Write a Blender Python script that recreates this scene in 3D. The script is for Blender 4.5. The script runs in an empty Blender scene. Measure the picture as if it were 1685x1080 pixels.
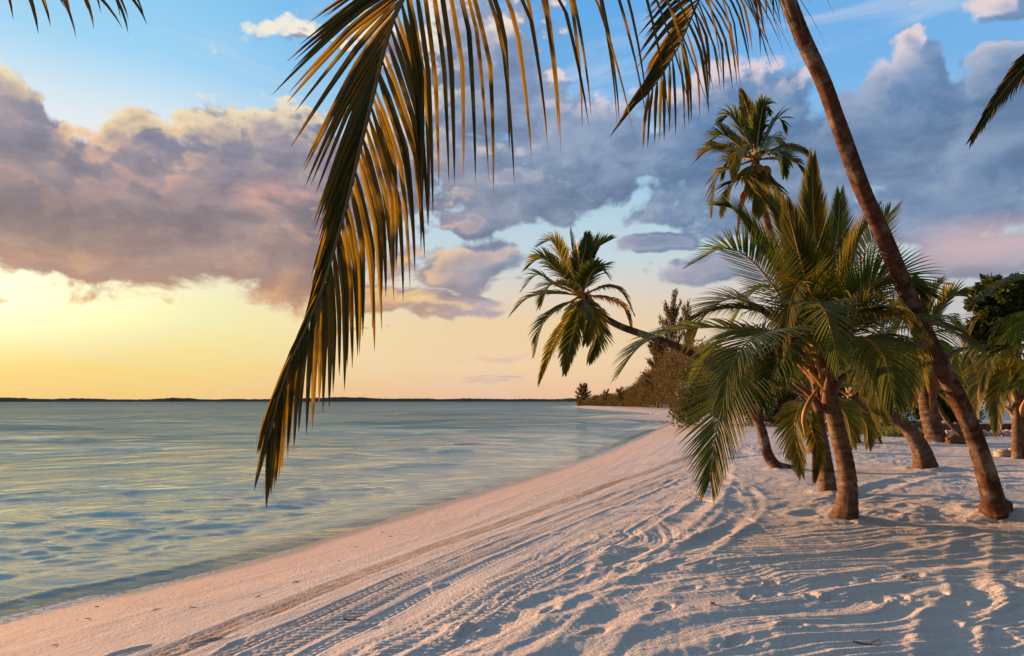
import bpy, math, random
import numpy as np
from mathutils import Vector

R = math.radians
random.seed(11)
rng = np.random.default_rng(7)
scene = bpy.context.scene
col = scene.collection

# ------------------------------------------------------------------ camera
EYE = Vector((0.0, 0.0, 1.6))
FPX = 1123.0                       # focal length in pixels of the 1685 px wide photograph (24 mm)
PITCH = math.atan(120.5 / FPX)
cam_data = bpy.data.cameras.new("camera")
cam_data.sensor_width = 36.0
cam_data.lens = 24.0
cam_data.clip_start = 0.05
cam_data.clip_end = 30000.0
cam = bpy.data.objects.new("camera", cam_data)
col.objects.link(cam)
cam.location = EYE
cam.rotation_euler = (math.pi / 2 + PITCH, 0.0, 0.0)
scene.camera = cam

# ------------------------------------------------------------------ exposure
scene.view_settings.view_transform = 'Standard'
scene.view_settings.look = 'None'
scene.view_settings.gamma = 1.0
scene.view_settings.use_curve_mapping = False
EXPOSURE = 1.15
scene.view_settings.exposure = EXPOSURE

# ------------------------------------------------------------------ sun
SUN_AZ, SUN_EL = -58.0, 5.6        # degrees; azimuth measured clockwise from +Y
sd = Vector((math.sin(R(SUN_AZ)) * math.cos(R(SUN_EL)), math.cos(R(SUN_AZ)) * math.cos(R(SUN_EL)), math.sin(R(SUN_EL))))
sun_data = bpy.data.lights.new("sun", 'SUN')
sun_data.energy = 5.0
sun_data.angle = R(0.6)
sun_data.color = (1.0, 0.49, 0.21)
sun = bpy.data.objects.new("sun", sun_data)
col.objects.link(sun)
sun.rotation_euler = (-sd).to_track_quat('-Z', 'Y').to_euler()

# ------------------------------------------------------------------ helpers: pixels of the photograph to places
def ray(px, py):
    x = (px - 842.5) / FPX
    y = (540.0 - py) / FPX
    ca, sa = math.cos(PITCH), math.sin(PITCH)
    return Vector((x, ca - y * sa, sa + y * ca))
def at(px, py, Y):
    """point seen at that pixel at a distance of Y metres in front of the eye"""
    r = ray(px, py)
    return EYE + r * (Y / r.y)
def on_z(px, py, z=0.0):
    r = ray(px, py)
    return EYE + r * ((z - EYE.z) / r.z)
def azel(px, py):
    r = ray(px, py)
    return math.degrees(math.atan2(r.x, r.y)), math.degrees(math.atan2(r.z, math.hypot(r.x, r.y)))
def lin(c):
    return tuple(((v / 255) / 12.92 if v <= 10 else ((v / 255 + 0.055) / 1.055) ** 2.4) for v in c)
def rgba(c):
    return tuple(c) + (1.0,)

# ------------------------------------------------------------------ node helpers
class NT:
    def __init__(s, tree):
        s.t = tree
    def new(s, kind, **kw):
        n = s.t.nodes.new(kind)
        for k, v in kw.items():
            setattr(n, k, v)
        return n
    def put(s, sock, v):
        if isinstance(v, bpy.types.NodeSocket):
            s.t.links.new(v, sock)
        elif v is not None:
            sock.default_value = v
    def m(s, op, a, b=None, c=None, clamp=False):
        n = s.new('ShaderNodeMath', operation=op, use_clamp=clamp)
        for i, v in enumerate((a, b, c)):
            s.put(n.inputs[i], v)
        return n.outputs[0]
    def v(s, op, a, b=None, scale=None):
        n = s.new('ShaderNodeVectorMath', operation=op)
        s.put(n.inputs[0], a); s.put(n.inputs[1], b)
        if scale is not None:
            s.put(n.inputs['Scale'], scale)
        return n.outputs['Value'] if op in ('LENGTH', 'DOT_PRODUCT', 'DISTANCE') else n.outputs[0]
    def xyz(s, x, y, z=0.0):
        n = s.new('ShaderNodeCombineXYZ')
        s.put(n.inputs[0], x); s.put(n.inputs[1], y); s.put(n.inputs[2], z)
        return n.outputs[0]
    def sep(s, v):
        n = s.new('ShaderNodeSeparateXYZ'); s.put(n.inputs[0], v)
        return n.outputs
    def ss(s, x, lo, hi, a=0.0, b=1.0):
        n = s.new('ShaderNodeMapRange', interpolation_type='SMOOTHSTEP')
        s.put(n.inputs[0], x); s.put(n.inputs[1], lo); s.put(n.inputs[2], hi); s.put(n.inputs[3], a); s.put(n.inputs[4], b)
        return n.outputs[0]
    def lr(s, x, lo, hi, a=0.0, b=1.0):
        n = s.new('ShaderNodeMapRange')
        s.put(n.inputs[0], x); s.put(n.inputs[1], lo); s.put(n.inputs[2], hi); s.put(n.inputs[3], a); s.put(n.inputs[4], b)
        return n.outputs[0]
    def ramp(s, x, stops, interp='LINEAR'):
        n = s.new('ShaderNodeValToRGB')
        n.color_ramp.interpolation = interp
        e = n.color_ramp.elements
        while len(e) < len(stops):
            e.new(0.5)
        for el, (p, c) in zip(e, stops):
            el.position = p
        for el, (p, c) in zip(e, stops):
            el.color = rgba(c)
        s.put(n.inputs[0], x)
        return n.outputs[0]
    def mix(s, f, a, b, mode='MIX'):
        n = s.new('ShaderNodeMix', data_type='RGBA', blend_type=mode)
        s.put(n.inputs[0], f)
        s.put(n.inputs[6], rgba(a) if isinstance(a, tuple) and len(a) == 3 else a)
        s.put(n.inputs[7], rgba(b) if isinstance(b, tuple) and len(b) == 3 else b)
        return n.outputs[2]
    def noise(s, vec, scale, detail=4.0, rough=0.55, dist=0.0, dims='2D', w=None):
        n = s.new('ShaderNodeTexNoise', noise_dimensions=dims)
        s.put(n.inputs['Vector'], vec)
        n.inputs['Scale'].default_value = scale
        n.inputs['Detail'].default_value = detail
        n.inputs['Roughness'].default_value = rough
        n.inputs['Distortion'].default_value = dist
        if w is not None:
            s.put(n.inputs['W'], w)
        return n.outputs['Fac']
    def attr(s, name, kind='GEOMETRY'):
        n = s.new('ShaderNodeAttribute', attribute_name=name, attribute_type=kind)
        return n.outputs['Fac']

# ------------------------------------------------------------------ sky (world)
world = bpy.data.worlds.new("World")
scene.world = world
world.use_nodes = True
wt = world.node_tree
wt.nodes.clear()
W = NT(wt)
def elpos(e):
    return max(0.0, min(1.0, e / 40.0))
tc = W.new('ShaderNodeTexCoord')
dx, dy, dz = W.sep(tc.outputs['Generated'])
AZ = W.m('MULTIPLY', W.m('ARCTAN2', dx, dy), 180 / math.pi)
EL = W.m('MULTIPLY', W.m('ARCSINE', dz), 180 / math.pi)
ELN = W.m('DIVIDE', EL, 40.0, clamp=True)
P0 = W.xyz(AZ, EL)

# open sky: colour by height above the horizon, towards the sun and away from it
left = W.ramp(ELN, [(elpos(0), lin((250, 208, 135))), (elpos(2.5), lin((253, 224, 138))), (elpos(6), lin((255, 248, 182))),
                    (elpos(9), lin((255, 250, 205))), (elpos(14), lin((240, 235, 225))), (elpos(20), lin((235, 245, 250))),
                    (elpos(25), lin((165, 220, 252))), (elpos(34), lin((122, 196, 244)))])
mid = W.ramp(ELN, [(elpos(0), lin((244, 196, 160))), (elpos(3), lin((249, 215, 172))), (elpos(6.5), lin((246, 216, 172))),
                   (elpos(9), lin((232, 218, 200))), (elpos(12), lin((205, 222, 228))), (elpos(17), lin((178, 214, 236))),
                   (elpos(25), lin((120, 185, 238))), (elpos(34), lin((98, 172, 238)))])
right = W.ramp(ELN, [(elpos(0), lin((214, 186, 176))), (elpos(6), lin((205, 200, 200))), (elpos(11), lin((196, 212, 220))),
                     (elpos(16), lin((172, 208, 236))), (elpos(24), lin((125, 186, 240))), (elpos(34), lin((110, 176, 238)))])
clear = W.mix(W.ss(AZ, -30, -2), left, mid)
clear = W.mix(W.ss(AZ, 5, 34), clear, right)
# warm glow round the setting sun, behind the left of the view
sunang = W.v('LENGTH', W.v('MULTIPLY', W.v('SUBTRACT', P0, (-42.0, 8.0, 0.0)), (0.050, 0.15, 0.0)))
glow = W.ss(sunang, 1.0, 0.0)
clear = W.mix(W.m('MULTIPLY', glow, 0.85), clear, (1.5, 1.38, 0.9))
wisps = W.noise(W.v('MULTIPLY', P0, (0.035, 0.17, 0.0)), 1.6, 5.0, 0.6, 0.4)
clear = W.mix(W.m('MULTIPLY', W.ss(wisps, 0.48, 0.75), W.ss(EL, 16, 26, 0.16, 0.42)), clear, lin((222, 226, 235)))

# where the clouds stand: (pixel x, y, half width, half height, weight) turned into azimuth and elevation
BLOBS = [
    (190, 340, 420, 150, 1.0), (10, 190, 80, 115, 1.0), (-160, 300, 230, 230, 1.0), (225, 250, 80, 92, 1.0), (270, 280, 70, 60, 1.0), (150, 330, 90, 70, 1.0), (370, 250, 125, 95, 1.0),
    (430, 400, 190, 110, 1.0), (180, 412, 420, 56, 0.95), (560, 300, 190, 150, 0.9),
    (790, 170, 170, 230, 0.85), (620, 90, 80, 100, 0.5), (950, 250, 170, 110, 0.95), (880, 310, 120, 75, 0.95),
    (740, 440, 125, 55, 0.85), (700, 505, 180, 28, 0.72), (760, 370, 70, 30, 0.7), (1075, 405, 105, 24, 0.85), (1290, 300, 260, 120, 0.95),
    (1180, 220, 200, 110, 0.9), (1430, 230, 230, 110, 1.0), (1500, 120, 75, 72, 1.0), (1488, 70, 38, 30, 0.9), (1640, 190, 100, 110, 1.0), (1655, 100, 45, 38, 0.9),
    (1600, 310, 220, 75, 1.0), (1450, 365, 200, 48, 0.85), (1620, 405, 150, 42, 0.95), (1150, 345, 170, 40, 0.72), (1670, 10, 85, 55, 0.75),
    (1850, 250, 200, 190, 0.9), (1250, 450, 230, 35, 0.65), (470, 60, 90, 40, 0.42), (860, 590, 200, 10, 0.2), (-60, 470, 160, 14, 0.5),
    (905, 465, 110, 14, 0.5), (520, 545, 220, 8, 0.15), (800, 630, 130, 12, 0.34),
]
grp = bpy.data.node_groups.new("cloud_cover", 'ShaderNodeTree')
grp.interface.new_socket(name="P", in_out='INPUT', socket_type='NodeSocketVector')
grp.interface.new_socket(name="D", in_out='OUTPUT', socket_type='NodeSocketFloat')
G = NT(grp)
gi = G.new('NodeGroupInput'); go = G.new('NodeGroupOutput')
gp = gi.outputs['P']
warp = G.new('ShaderNodeTexNoise', noise_dimensions='2D'); warp.inputs['Scale'].default_value = 0.11; warp.inputs['Detail'].default_value = 3.0
G.put(warp.inputs['Vector'], gp)
wv = G.v('MULTIPLY', G.v('SUBTRACT', warp.outputs['Color'], (0.5, 0.5, 0.5)), (7.0, 4.0, 0.0))
pw = G.v('ADD', gp, wv)
cov = 0.0
for (bx, by, rx, ry, wgt) in BLOBS:
    a0, e0 = azel(bx, by)
    a1, _ = azel(bx + rx, by); _, e1 = azel(bx, by - ry)
    ra, re = max(abs(a1 - a0), 0.5), max(abs(e1 - e0), 0.35)
    q = G.v('MULTIPLY', G.v('SUBTRACT', pw, (a0, e0, 0.0)), (1 / ra, 1 / re, 0.0))
    d = G.m('SUBTRACT', 1.25, G.v('DOT_PRODUCT', q, q))          # 1.25 at the heart, 0 beyond the rim
    d = G.m('ADD', G.m('MULTIPLY', G.m('MAXIMUM', d, -1.2), 0.8), (wgt - 1.0) * 0.8)
    cov = d if isinstance(cov, float) else G.m('SMOOTH_MAX', cov, d, 0.25)
back = G.ss(G.m('ABSOLUTE', G.sep(gp)[0]), 50, 72, -0.32, 0.45)   # broken cloud all round the rest of the sky
cov = G.m('MAXIMUM', cov, back)
fl = G.v('MULTIPLY', gp, (0.1, 0.15, 0.0))
big = G.noise(fl, 1.15, 8.0, 0.60, 0.25)
vor = G.new('ShaderNodeTexVoronoi', voronoi_dimensions='2D', feature='SMOOTH_F1'); vor.inputs['Scale'].default_value = 3.6; vor.inputs['Smoothness'].default_value = 0.6
vor.inputs['Detail'].default_value = 2.0; vor.inputs['Roughness'].default_value = 0.5
G.put(vor.inputs['Vector'], G.v('ADD', fl, G.v('SCALE', wv, None, 0.012)))
puff = G.m('SUBTRACT', 0.45, vor.outputs['Distance'])
tot = G.m('ADD', cov, G.m('MULTIPLY', G.m('SUBTRACT', big, 0.5), 2.05))
tot = G.m('ADD', tot, G.m('MULTIPLY', puff, G.m('MULTIPLY', G.ss(G.sep(gp)[1], 8, 18, 0.08, 0.55), G.ss(G.sep(gp)[0], -5, 12, 1.0, 0.5))))
G.put(go.inputs[0], tot)
def cover(p):
    n = W.new('ShaderNodeGroup'); n.node_tree = grp
    W.put(n.inputs[0], p)
    return n.outputs[0]
D0 = cover(P0)
D1 = cover(W.v('ADD', P0, (-1.0, 1.15, 0.0)))
dens = W.ss(D0, 0.08, 0.38)
rim = W.m('MULTIPLY', W.m('SUBTRACT', D0, D1), 1.0)
lit = W.ss(rim, 0.02, 0.38)
# light reaches the thin upper edges of each bank
thin = W.ss(D0, 1.05, 0.2)
lit = W.m('MULTIPLY', lit, W.m('ADD', 0.12, W.m('MULTIPLY', thin, 0.88)), clamp=True)
lit = W.m('MULTIPLY', lit, W.m('MAXIMUM', W.ss(AZ, -4, 12, 1.0, 0.3), W.ss(EL, 22, 26, 0.3, 1.5)), clamp=True)
shadeL = W.ramp(ELN, [(elpos(0), lin((206, 165, 148))), (elpos(6.5), lin((238, 172, 108))), (elpos(9.5), lin((196, 146, 122))), (elpos(11), lin((164, 134, 126))), (elpos(13), lin((134, 116, 120))),
                      (elpos(17), lin((132, 128, 146))), (elpos(22), lin((122, 132, 162))), (elpos(28), lin((134, 136, 160))), (elpos(38), lin((170, 190, 220)))])
shadeM = W.ramp(ELN, [(elpos(0), lin((226, 184, 168))), (elpos(6), lin((196, 170, 172))), (elpos(11), lin((140, 146, 166))), (elpos(17), lin((118, 134, 162))), (elpos(24), lin((128, 150, 186))), (elpos(38), lin((136, 158, 196)))])
shadeR = W.ramp(ELN, [(elpos(0), lin((190, 170, 172))), (elpos(8), lin((168, 170, 182))), (elpos(13), lin((120, 144, 180))), (elpos(19), lin((92, 124, 164))),
                      (elpos(25), lin((112, 148, 192))), (elpos(38), lin((120, 160, 208)))])
shade = W.mix(W.ss(AZ, -16, 0), shadeL, shadeM)
shade = W.mix(W.ss(AZ, 4, 18), shade, shadeR)
inner = W.noise(W.v('MULTIPLY', P0, (0.05, 0.13, 0.0)), 2.1, 6.0, 0.6, 0.3)
shade = W.mix(W.m('MULTIPLY', W.ss(inner, 0.36, 0.72), 0.42), shade, W.mix(W.ss(AZ, -14, 6), lin((205, 176, 166)), lin((176, 192, 214))))
shade = W.mix(W.m('MULTIPLY', W.ss(inner, 0.5, 0.28), 0.3), shade, W.mix(W.ss(AZ, -14, 6), lin((122, 104, 112)), lin((92, 112, 146))))
shade = W.mix(W.m('MULTIPLY', W.ss(rim, 0.02, -0.40), 0.34), shade, W.mix(W.ss(AZ, -14, 6), lin((108, 98, 112)), lin((78, 100, 138))))
litL = W.ramp(ELN, [(elpos(0), lin((255, 208, 150))), (elpos(9), lin((255, 214, 140))), (elpos(16), lin((240, 176, 150))), (elpos(20), lin((255, 222, 172))), (elpos(24), lin((255, 240, 208))), (elpos(29), lin((255, 246, 228)))])
litR = W.ramp(ELN, [(elpos(0), lin((250, 214, 190))), (elpos(11), lin((240, 208, 206))), (elpos(17), lin((190, 210, 230))), (elpos(25), lin((226, 214, 222))), (elpos(28), lin((248, 222, 214)))])
litc = W.mix(W.ss(AZ, -12, 8), litL, litR)
cloud = W.mix(lit, shade, litc)
# pink light on the low bank at the right
pk = W.v('LENGTH', W.v('MULTIPLY', W.v('SUBTRACT', P0, tuple(azel(1610, 402)) + (0.0,)), (0.16, 0.42, 0.0)))
cloud = W.mix(W.m('MULTIPLY', W.ss(pk, 1.1, 0.1), 0.62), cloud, lin((232, 190, 186)))
pk2 = W.v('LENGTH', W.v('MULTIPLY', W.v('SUBTRACT', P0, tuple(azel(455, 325)) + (0.0,)), (0.2, 0.6, 0.0)))
cloud = W.mix(W.m('MULTIPLY', W.ss(pk2, 1.2, 0.2), W.ss(inner, 0.4, 0.6, 0.1, 0.7)), cloud, lin((236, 176, 156)))
skyc = W.mix(W.m('MULTIPLY', dens, 0.96), clear, cloud)
# below the horizon the sky fades to a plain grey
skyc = W.mix(W.ss(EL, 0.0, -3.0), skyc, lin((150, 150, 150)))
# away from the view the sky is a darker dusk blue
rear = W.ss(W.m('ABSOLUTE', W.m('SUBTRACT', AZ, -30.0)), 80, 150)
skyc = W.mix(W.m('MULTIPLY', rear, 0.9), skyc, lin((98, 104, 108)))
skyc = W.mix(W.m('MULTIPLY', W.ss(EL, 42, 75), 0.6), skyc, lin((98, 116, 136)))
nishita = W.new('ShaderNodeTexSky', sky_type='NISHITA')
nishita.sun_disc = False
nishita.sun_elevation = R(SUN_EL)
nishita.sun_rotation = R(SUN_AZ)
nishita.air_density = 1.0; nishita.dust_density = 1.5; nishita.ozone_density = 2.0
SKY_GAIN = 1.0 / (2 ** EXPOSURE)
bg = W.new('ShaderNodeBackground'); W.put(bg.inputs[0], skyc); bg.inputs[1].default_value = SKY_GAIN * 0.97
bg2 = W.new('ShaderNodeBackground'); W.put(bg2.inputs[0], nishita.outputs[0]); bg2.inputs[1].default_value = 0.05
mixb = W.new('ShaderNodeMixShader'); mixb.inputs[0].default_value = 0.06
wt.links.new(bg.outputs[0], mixb.inputs[1]); wt.links.new(bg2.outputs[0], mixb.inputs[2])
wo = W.new('ShaderNodeOutputWorld')
wt.links.new(mixb.outputs[0], wo.inputs[0])
scene.cycles.use_adaptive_sampling = True
scene.cycles.adaptive_threshold = 0.02
scene.cycles.max_bounces = 5
scene.cycles.diffuse_bounces = 2
scene.cycles.glossy_bounces = 2
scene.cycles.transmission_bounces = 3
scene.cycles.transparent_max_bounces = 6
scene.cycles.use_denoising = True
world.cycles.sampling_method = 'MANUAL'
world.cycles.sample_map_resolution = 512

# ================================================================== numpy noise
def _hash(ix, iy, seed):
    h = (ix.astype(np.int64) * 374761393 + iy.astype(np.int64) * 668265263 + seed * 982451653) & 0xffffffff
    h = ((h ^ (h >> 13)) * 1274126177) & 0xffffffff
    return ((h ^ (h >> 16)) & 0xffff).astype(np.float32) / 65535.0
def vnoise(x, y, seed=0):
    ix = np.floor(x); iy = np.floor(y)
    fx = (x - ix).astype(np.float32); fy = (y - iy).astype(np.float32)
    fx = fx * fx * (3 - 2 * fx); fy = fy * fy * (3 - 2 * fy)
    a = _hash(ix, iy, seed); b = _hash(ix + 1, iy, seed); c = _hash(ix, iy + 1, seed); d = _hash(ix + 1, iy + 1, seed)
    return (a + (b - a) * fx) * (1 - fy) + (c + (d - c) * fx) * fy - 0.5
def fbm(x, y, seed=0, oct=4, gain=0.5):
    s = 0; a = 1.0
    for k in range(oct):
        s = s + a * vnoise(x * 2.03 ** k + 17.3 * k, y * 2.03 ** k - 9.1 * k, seed + k)
        a *= gain
    return s
def smooth(x, a, b):
    t = np.clip((x - a) / (b - a), 0, 1)
    return t * t * (3 - 2 * t)

# ================================================================== the shoreline (plan view, metres)
WATER_Z = -0.5
_sh = [(0, 1020), (200, 975), (400, 927), (560, 880), (740, 826), (900, 778), (1000, 742), (1060, 716), (1090, 703), (1103, 697), (1090, 693),
       (1040, 691), (970, 690), (905, 689.2), (960, 688), (1040, 686.5), (1078, 684.5), (1082, 682), (1040, 678.5), (985, 674.5), (950, 671.2), (938, 669.3)]
SHORE = [(-60.0, -100.0), (-24.0, -30.0), (-12.0, -8.0), (-7.9, 0.0)]
SHORE += [tuple(on_z(px, py, WATER_Z))[:2] for px, py in _sh]
SHORE += [(34.0, 330.0), (90.0, 420.0), (500.0, 620.0), (3000.0, 900.0)]
def _catmull(pts, n):
    out = []
    for i in range(len(pts) - 1):
        p0 = pts[max(i - 1, 0)]; p1 = pts[i]; p2 = pts[i + 1]; p3 = pts[min(i + 2, len(pts) - 1)]
        for k in range(n):
            t = k / n
            out.append(tuple(0.5 * ((2 * b) + (c - a) * t + (2 * a - 5 * b + 4 * c - d) * t * t + (3 * b - a - 3 * c + d) * t ** 3)
                             for a, b, c, d in zip(p0, p1, p2, p3)))
    out.append(tuple(pts[-1]))
    return out
SHORE_S = SHORE[:3] + _catmull(SHORE[3:14], 3)[:-1] + SHORE[13:]
LAND = SHORE_S + [(9000.0, 900.0), (9000.0, -9000.0), (-2000.0, -9000.0)]
def polydist(x, y, pts):
    """distance to an open polyline, and the length along it of the nearest point"""
    best = np.full(x.shape, 1e9, np.float32); along = np.zeros(x.shape, np.float32); side = np.zeros(x.shape, np.float32)
    acc = 0.0
    for (ax, ay), (bx, by) in zip(pts[:-1], pts[1:]):
        ex, ey = bx - ax, by - ay
        L = math.hypot(ex, ey) + 1e-9
        t = np.clip(((x - ax) * ex + (y - ay) * ey) / (L * L), 0, 1)
        qx = x - ax - t * ex; qy = y - ay - t * ey
        d = np.hypot(qx, qy)
        m = d < best
        best = np.where(m, d, best); along = np.where(m, acc + t * L, along)
        side = np.where(m, np.sign(ex * qy - ey * qx), side)
        acc += L
    return best, along, side
def inside(x, y, poly):
    c = np.zeros(x.shape, bool)
    n = len(poly)
    for i in range(n):
        x1, y1 = poly[i]; x2, y2 = poly[(i + 1) % n]
        if y1 == y2: continue
        cond = ((y1 > y) != (y2 > y)) & (x < (x2 - x1) * (y - y1) / (y2 - y1) + x1)
        c ^= cond
    return c
def shore_sd(x, y):
    d, s, _ = polydist(x, y, SHORE_S)
    return np.where(inside(x, y, LAND), d, -d), s

# ================================================================== beach relief
def pxline(pts, z=0.0, n=6):
    return [tuple(p) for p in _catmull([tuple(on_z(px, py, z))[:2] for px, py in pts], n)]
# tyre tracks running along the beach crest: (points, half width, kind)
TRACKS = [
    (pxline([(120, 1120), (262, 1075), (400, 1018), (560, 952), (700, 900), (850, 848), (1000, 797), (1110, 762), (1170, 738), (1190, 715)], -0.12), 0.13, 'tread'),
    (pxline([(330, 1130), (470, 1050), (640, 965), (800, 900), (900, 862), (1010, 822), (1110, 785), (1180, 755)], -0.04), 0.13, 'tread'),
    (pxline([(250, 1120), (400, 1058), (545, 995), (690, 932), (840, 872), (980, 822), (1110, 775), (1175, 748)], -0.08), 0.07, 'tread'),
    (pxline([(405, 1130), (560, 1035), (720, 955), (830, 905), (930, 865), (1050, 818), (1140, 782)], -0.02), 0.06, 'tread'),
    (pxline([(640, 1130), (760, 1040), (860, 970), (960, 912), (1070, 858), (1150, 812)], 0.0), 0.08, 'tread'),
    (pxline([(1625, 1130), (1630, 1050), (1660, 980), (1700, 930)], 0.0), 0.12, 'tread'),
    (pxline([(520, 1130), (640, 1055), (760, 990), (860, 935), (960, 885), (1060, 840), (1140, 800), (1200, 765)], 0.0), 0.16, 'tread'),
]
RUTS = [
    (pxline([(420, 1130), (560, 1040), (720, 960), (860, 900), (1000, 845), (1120, 795)]), 0.24, -0.02),
    (pxline([(700, 1130), (820, 1040), (940, 960), (1040, 905), (1130, 850), (1180, 800), (1195, 760)]), 0.12, -0.022),
    (pxline([(900, 1130), (1020, 1010), (1110, 930), (1180, 880), (1215, 835), (1205, 800)]), 0.11, -0.02),
    (pxline([(760, 1110), (1000, 1022), (1300, 975), (1520, 935), (1700, 905)]), 0.10, -0.018),
    (pxline([(860, 1130), (1130, 1050), (1420, 990), (1700, 935)]), 0.12, -0.02),
    (pxline([(560, 1085), (800, 1010), (1060, 960), (1280, 925), (1430, 912), (1600, 880)]), 0.08, -0.015),
    (pxline([(1605, 875), (1590, 940), (1610, 985), (1570, 1020), (1560, 1075), (1575, 1130)]), 0.10, -0.03),
    (pxline([(1180, 775), (1235, 810), (1230, 850), (1160, 890), (1090, 915), (1000, 950), (860, 1010), (700, 1090)]), 0.09, -0.02),
    (pxline([(1330, 850), (1460, 800), (1560, 780), (1685, 768)]), 0.16, -0.03),
    (pxline([(1170, 755), (1290, 745), (1420, 735), (1540, 728), (1685, 722)]), 0.22, -0.03),
]
PRINTS = [(1228, 990), (1268, 985), (1335, 986), (1372, 990), (1448, 992), (1485, 988), (1545, 984), (1425, 960), (1390, 964), (1500, 952), (1238, 966), (1268, 964),
          (352, 1072), (385, 1046), (345, 1034), (118, 1074), (218, 1041), (190, 1046), (600, 1010), (1050, 905), (940, 950), (1130, 975), (905, 1010), (770, 1040),
          (1090, 1010), (1150, 930), (980, 1050), (840, 980), (1300, 1040), (1210, 1070)]
MOUNDS = [(1080, 850, .16, .05), (1130, 880, .2, .05), (990, 935, .16, .05), (900, 985, .2, .045), (1060, 930, .14, .05), (1000, 900, .2, .04), (870, 1010, .15, .045),
          (1585, 1030, .12, .06), (1600, 995, .12, .05), (1650, 975, .13, .07), (1680, 970, .1, .06), (1540, 1060, .12, .05), (1665, 1040, .14, .05), (1280, 1030, .12, .03),
          (760, 1035, .18, .05), (640, 1060, .16, .05), (1180, 960, .14, .04), (1320, 800, .3, .05), (1260, 790, .3, .05), (1480, 800, .3, .045), (720, 948, .1, .05), (915, 868, .12, .04)]
FEET = [tuple(on_z(px_, py_, 0.0))[:2] + (r__,) for px_, py_, r__ in ((1636, 846, .42), (1386, 858, .30), (1288, 773, .3), (1362, 812, .25), (1521, 776, .45), (1541, 731, .6), (1692, 757, .4))]
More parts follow.
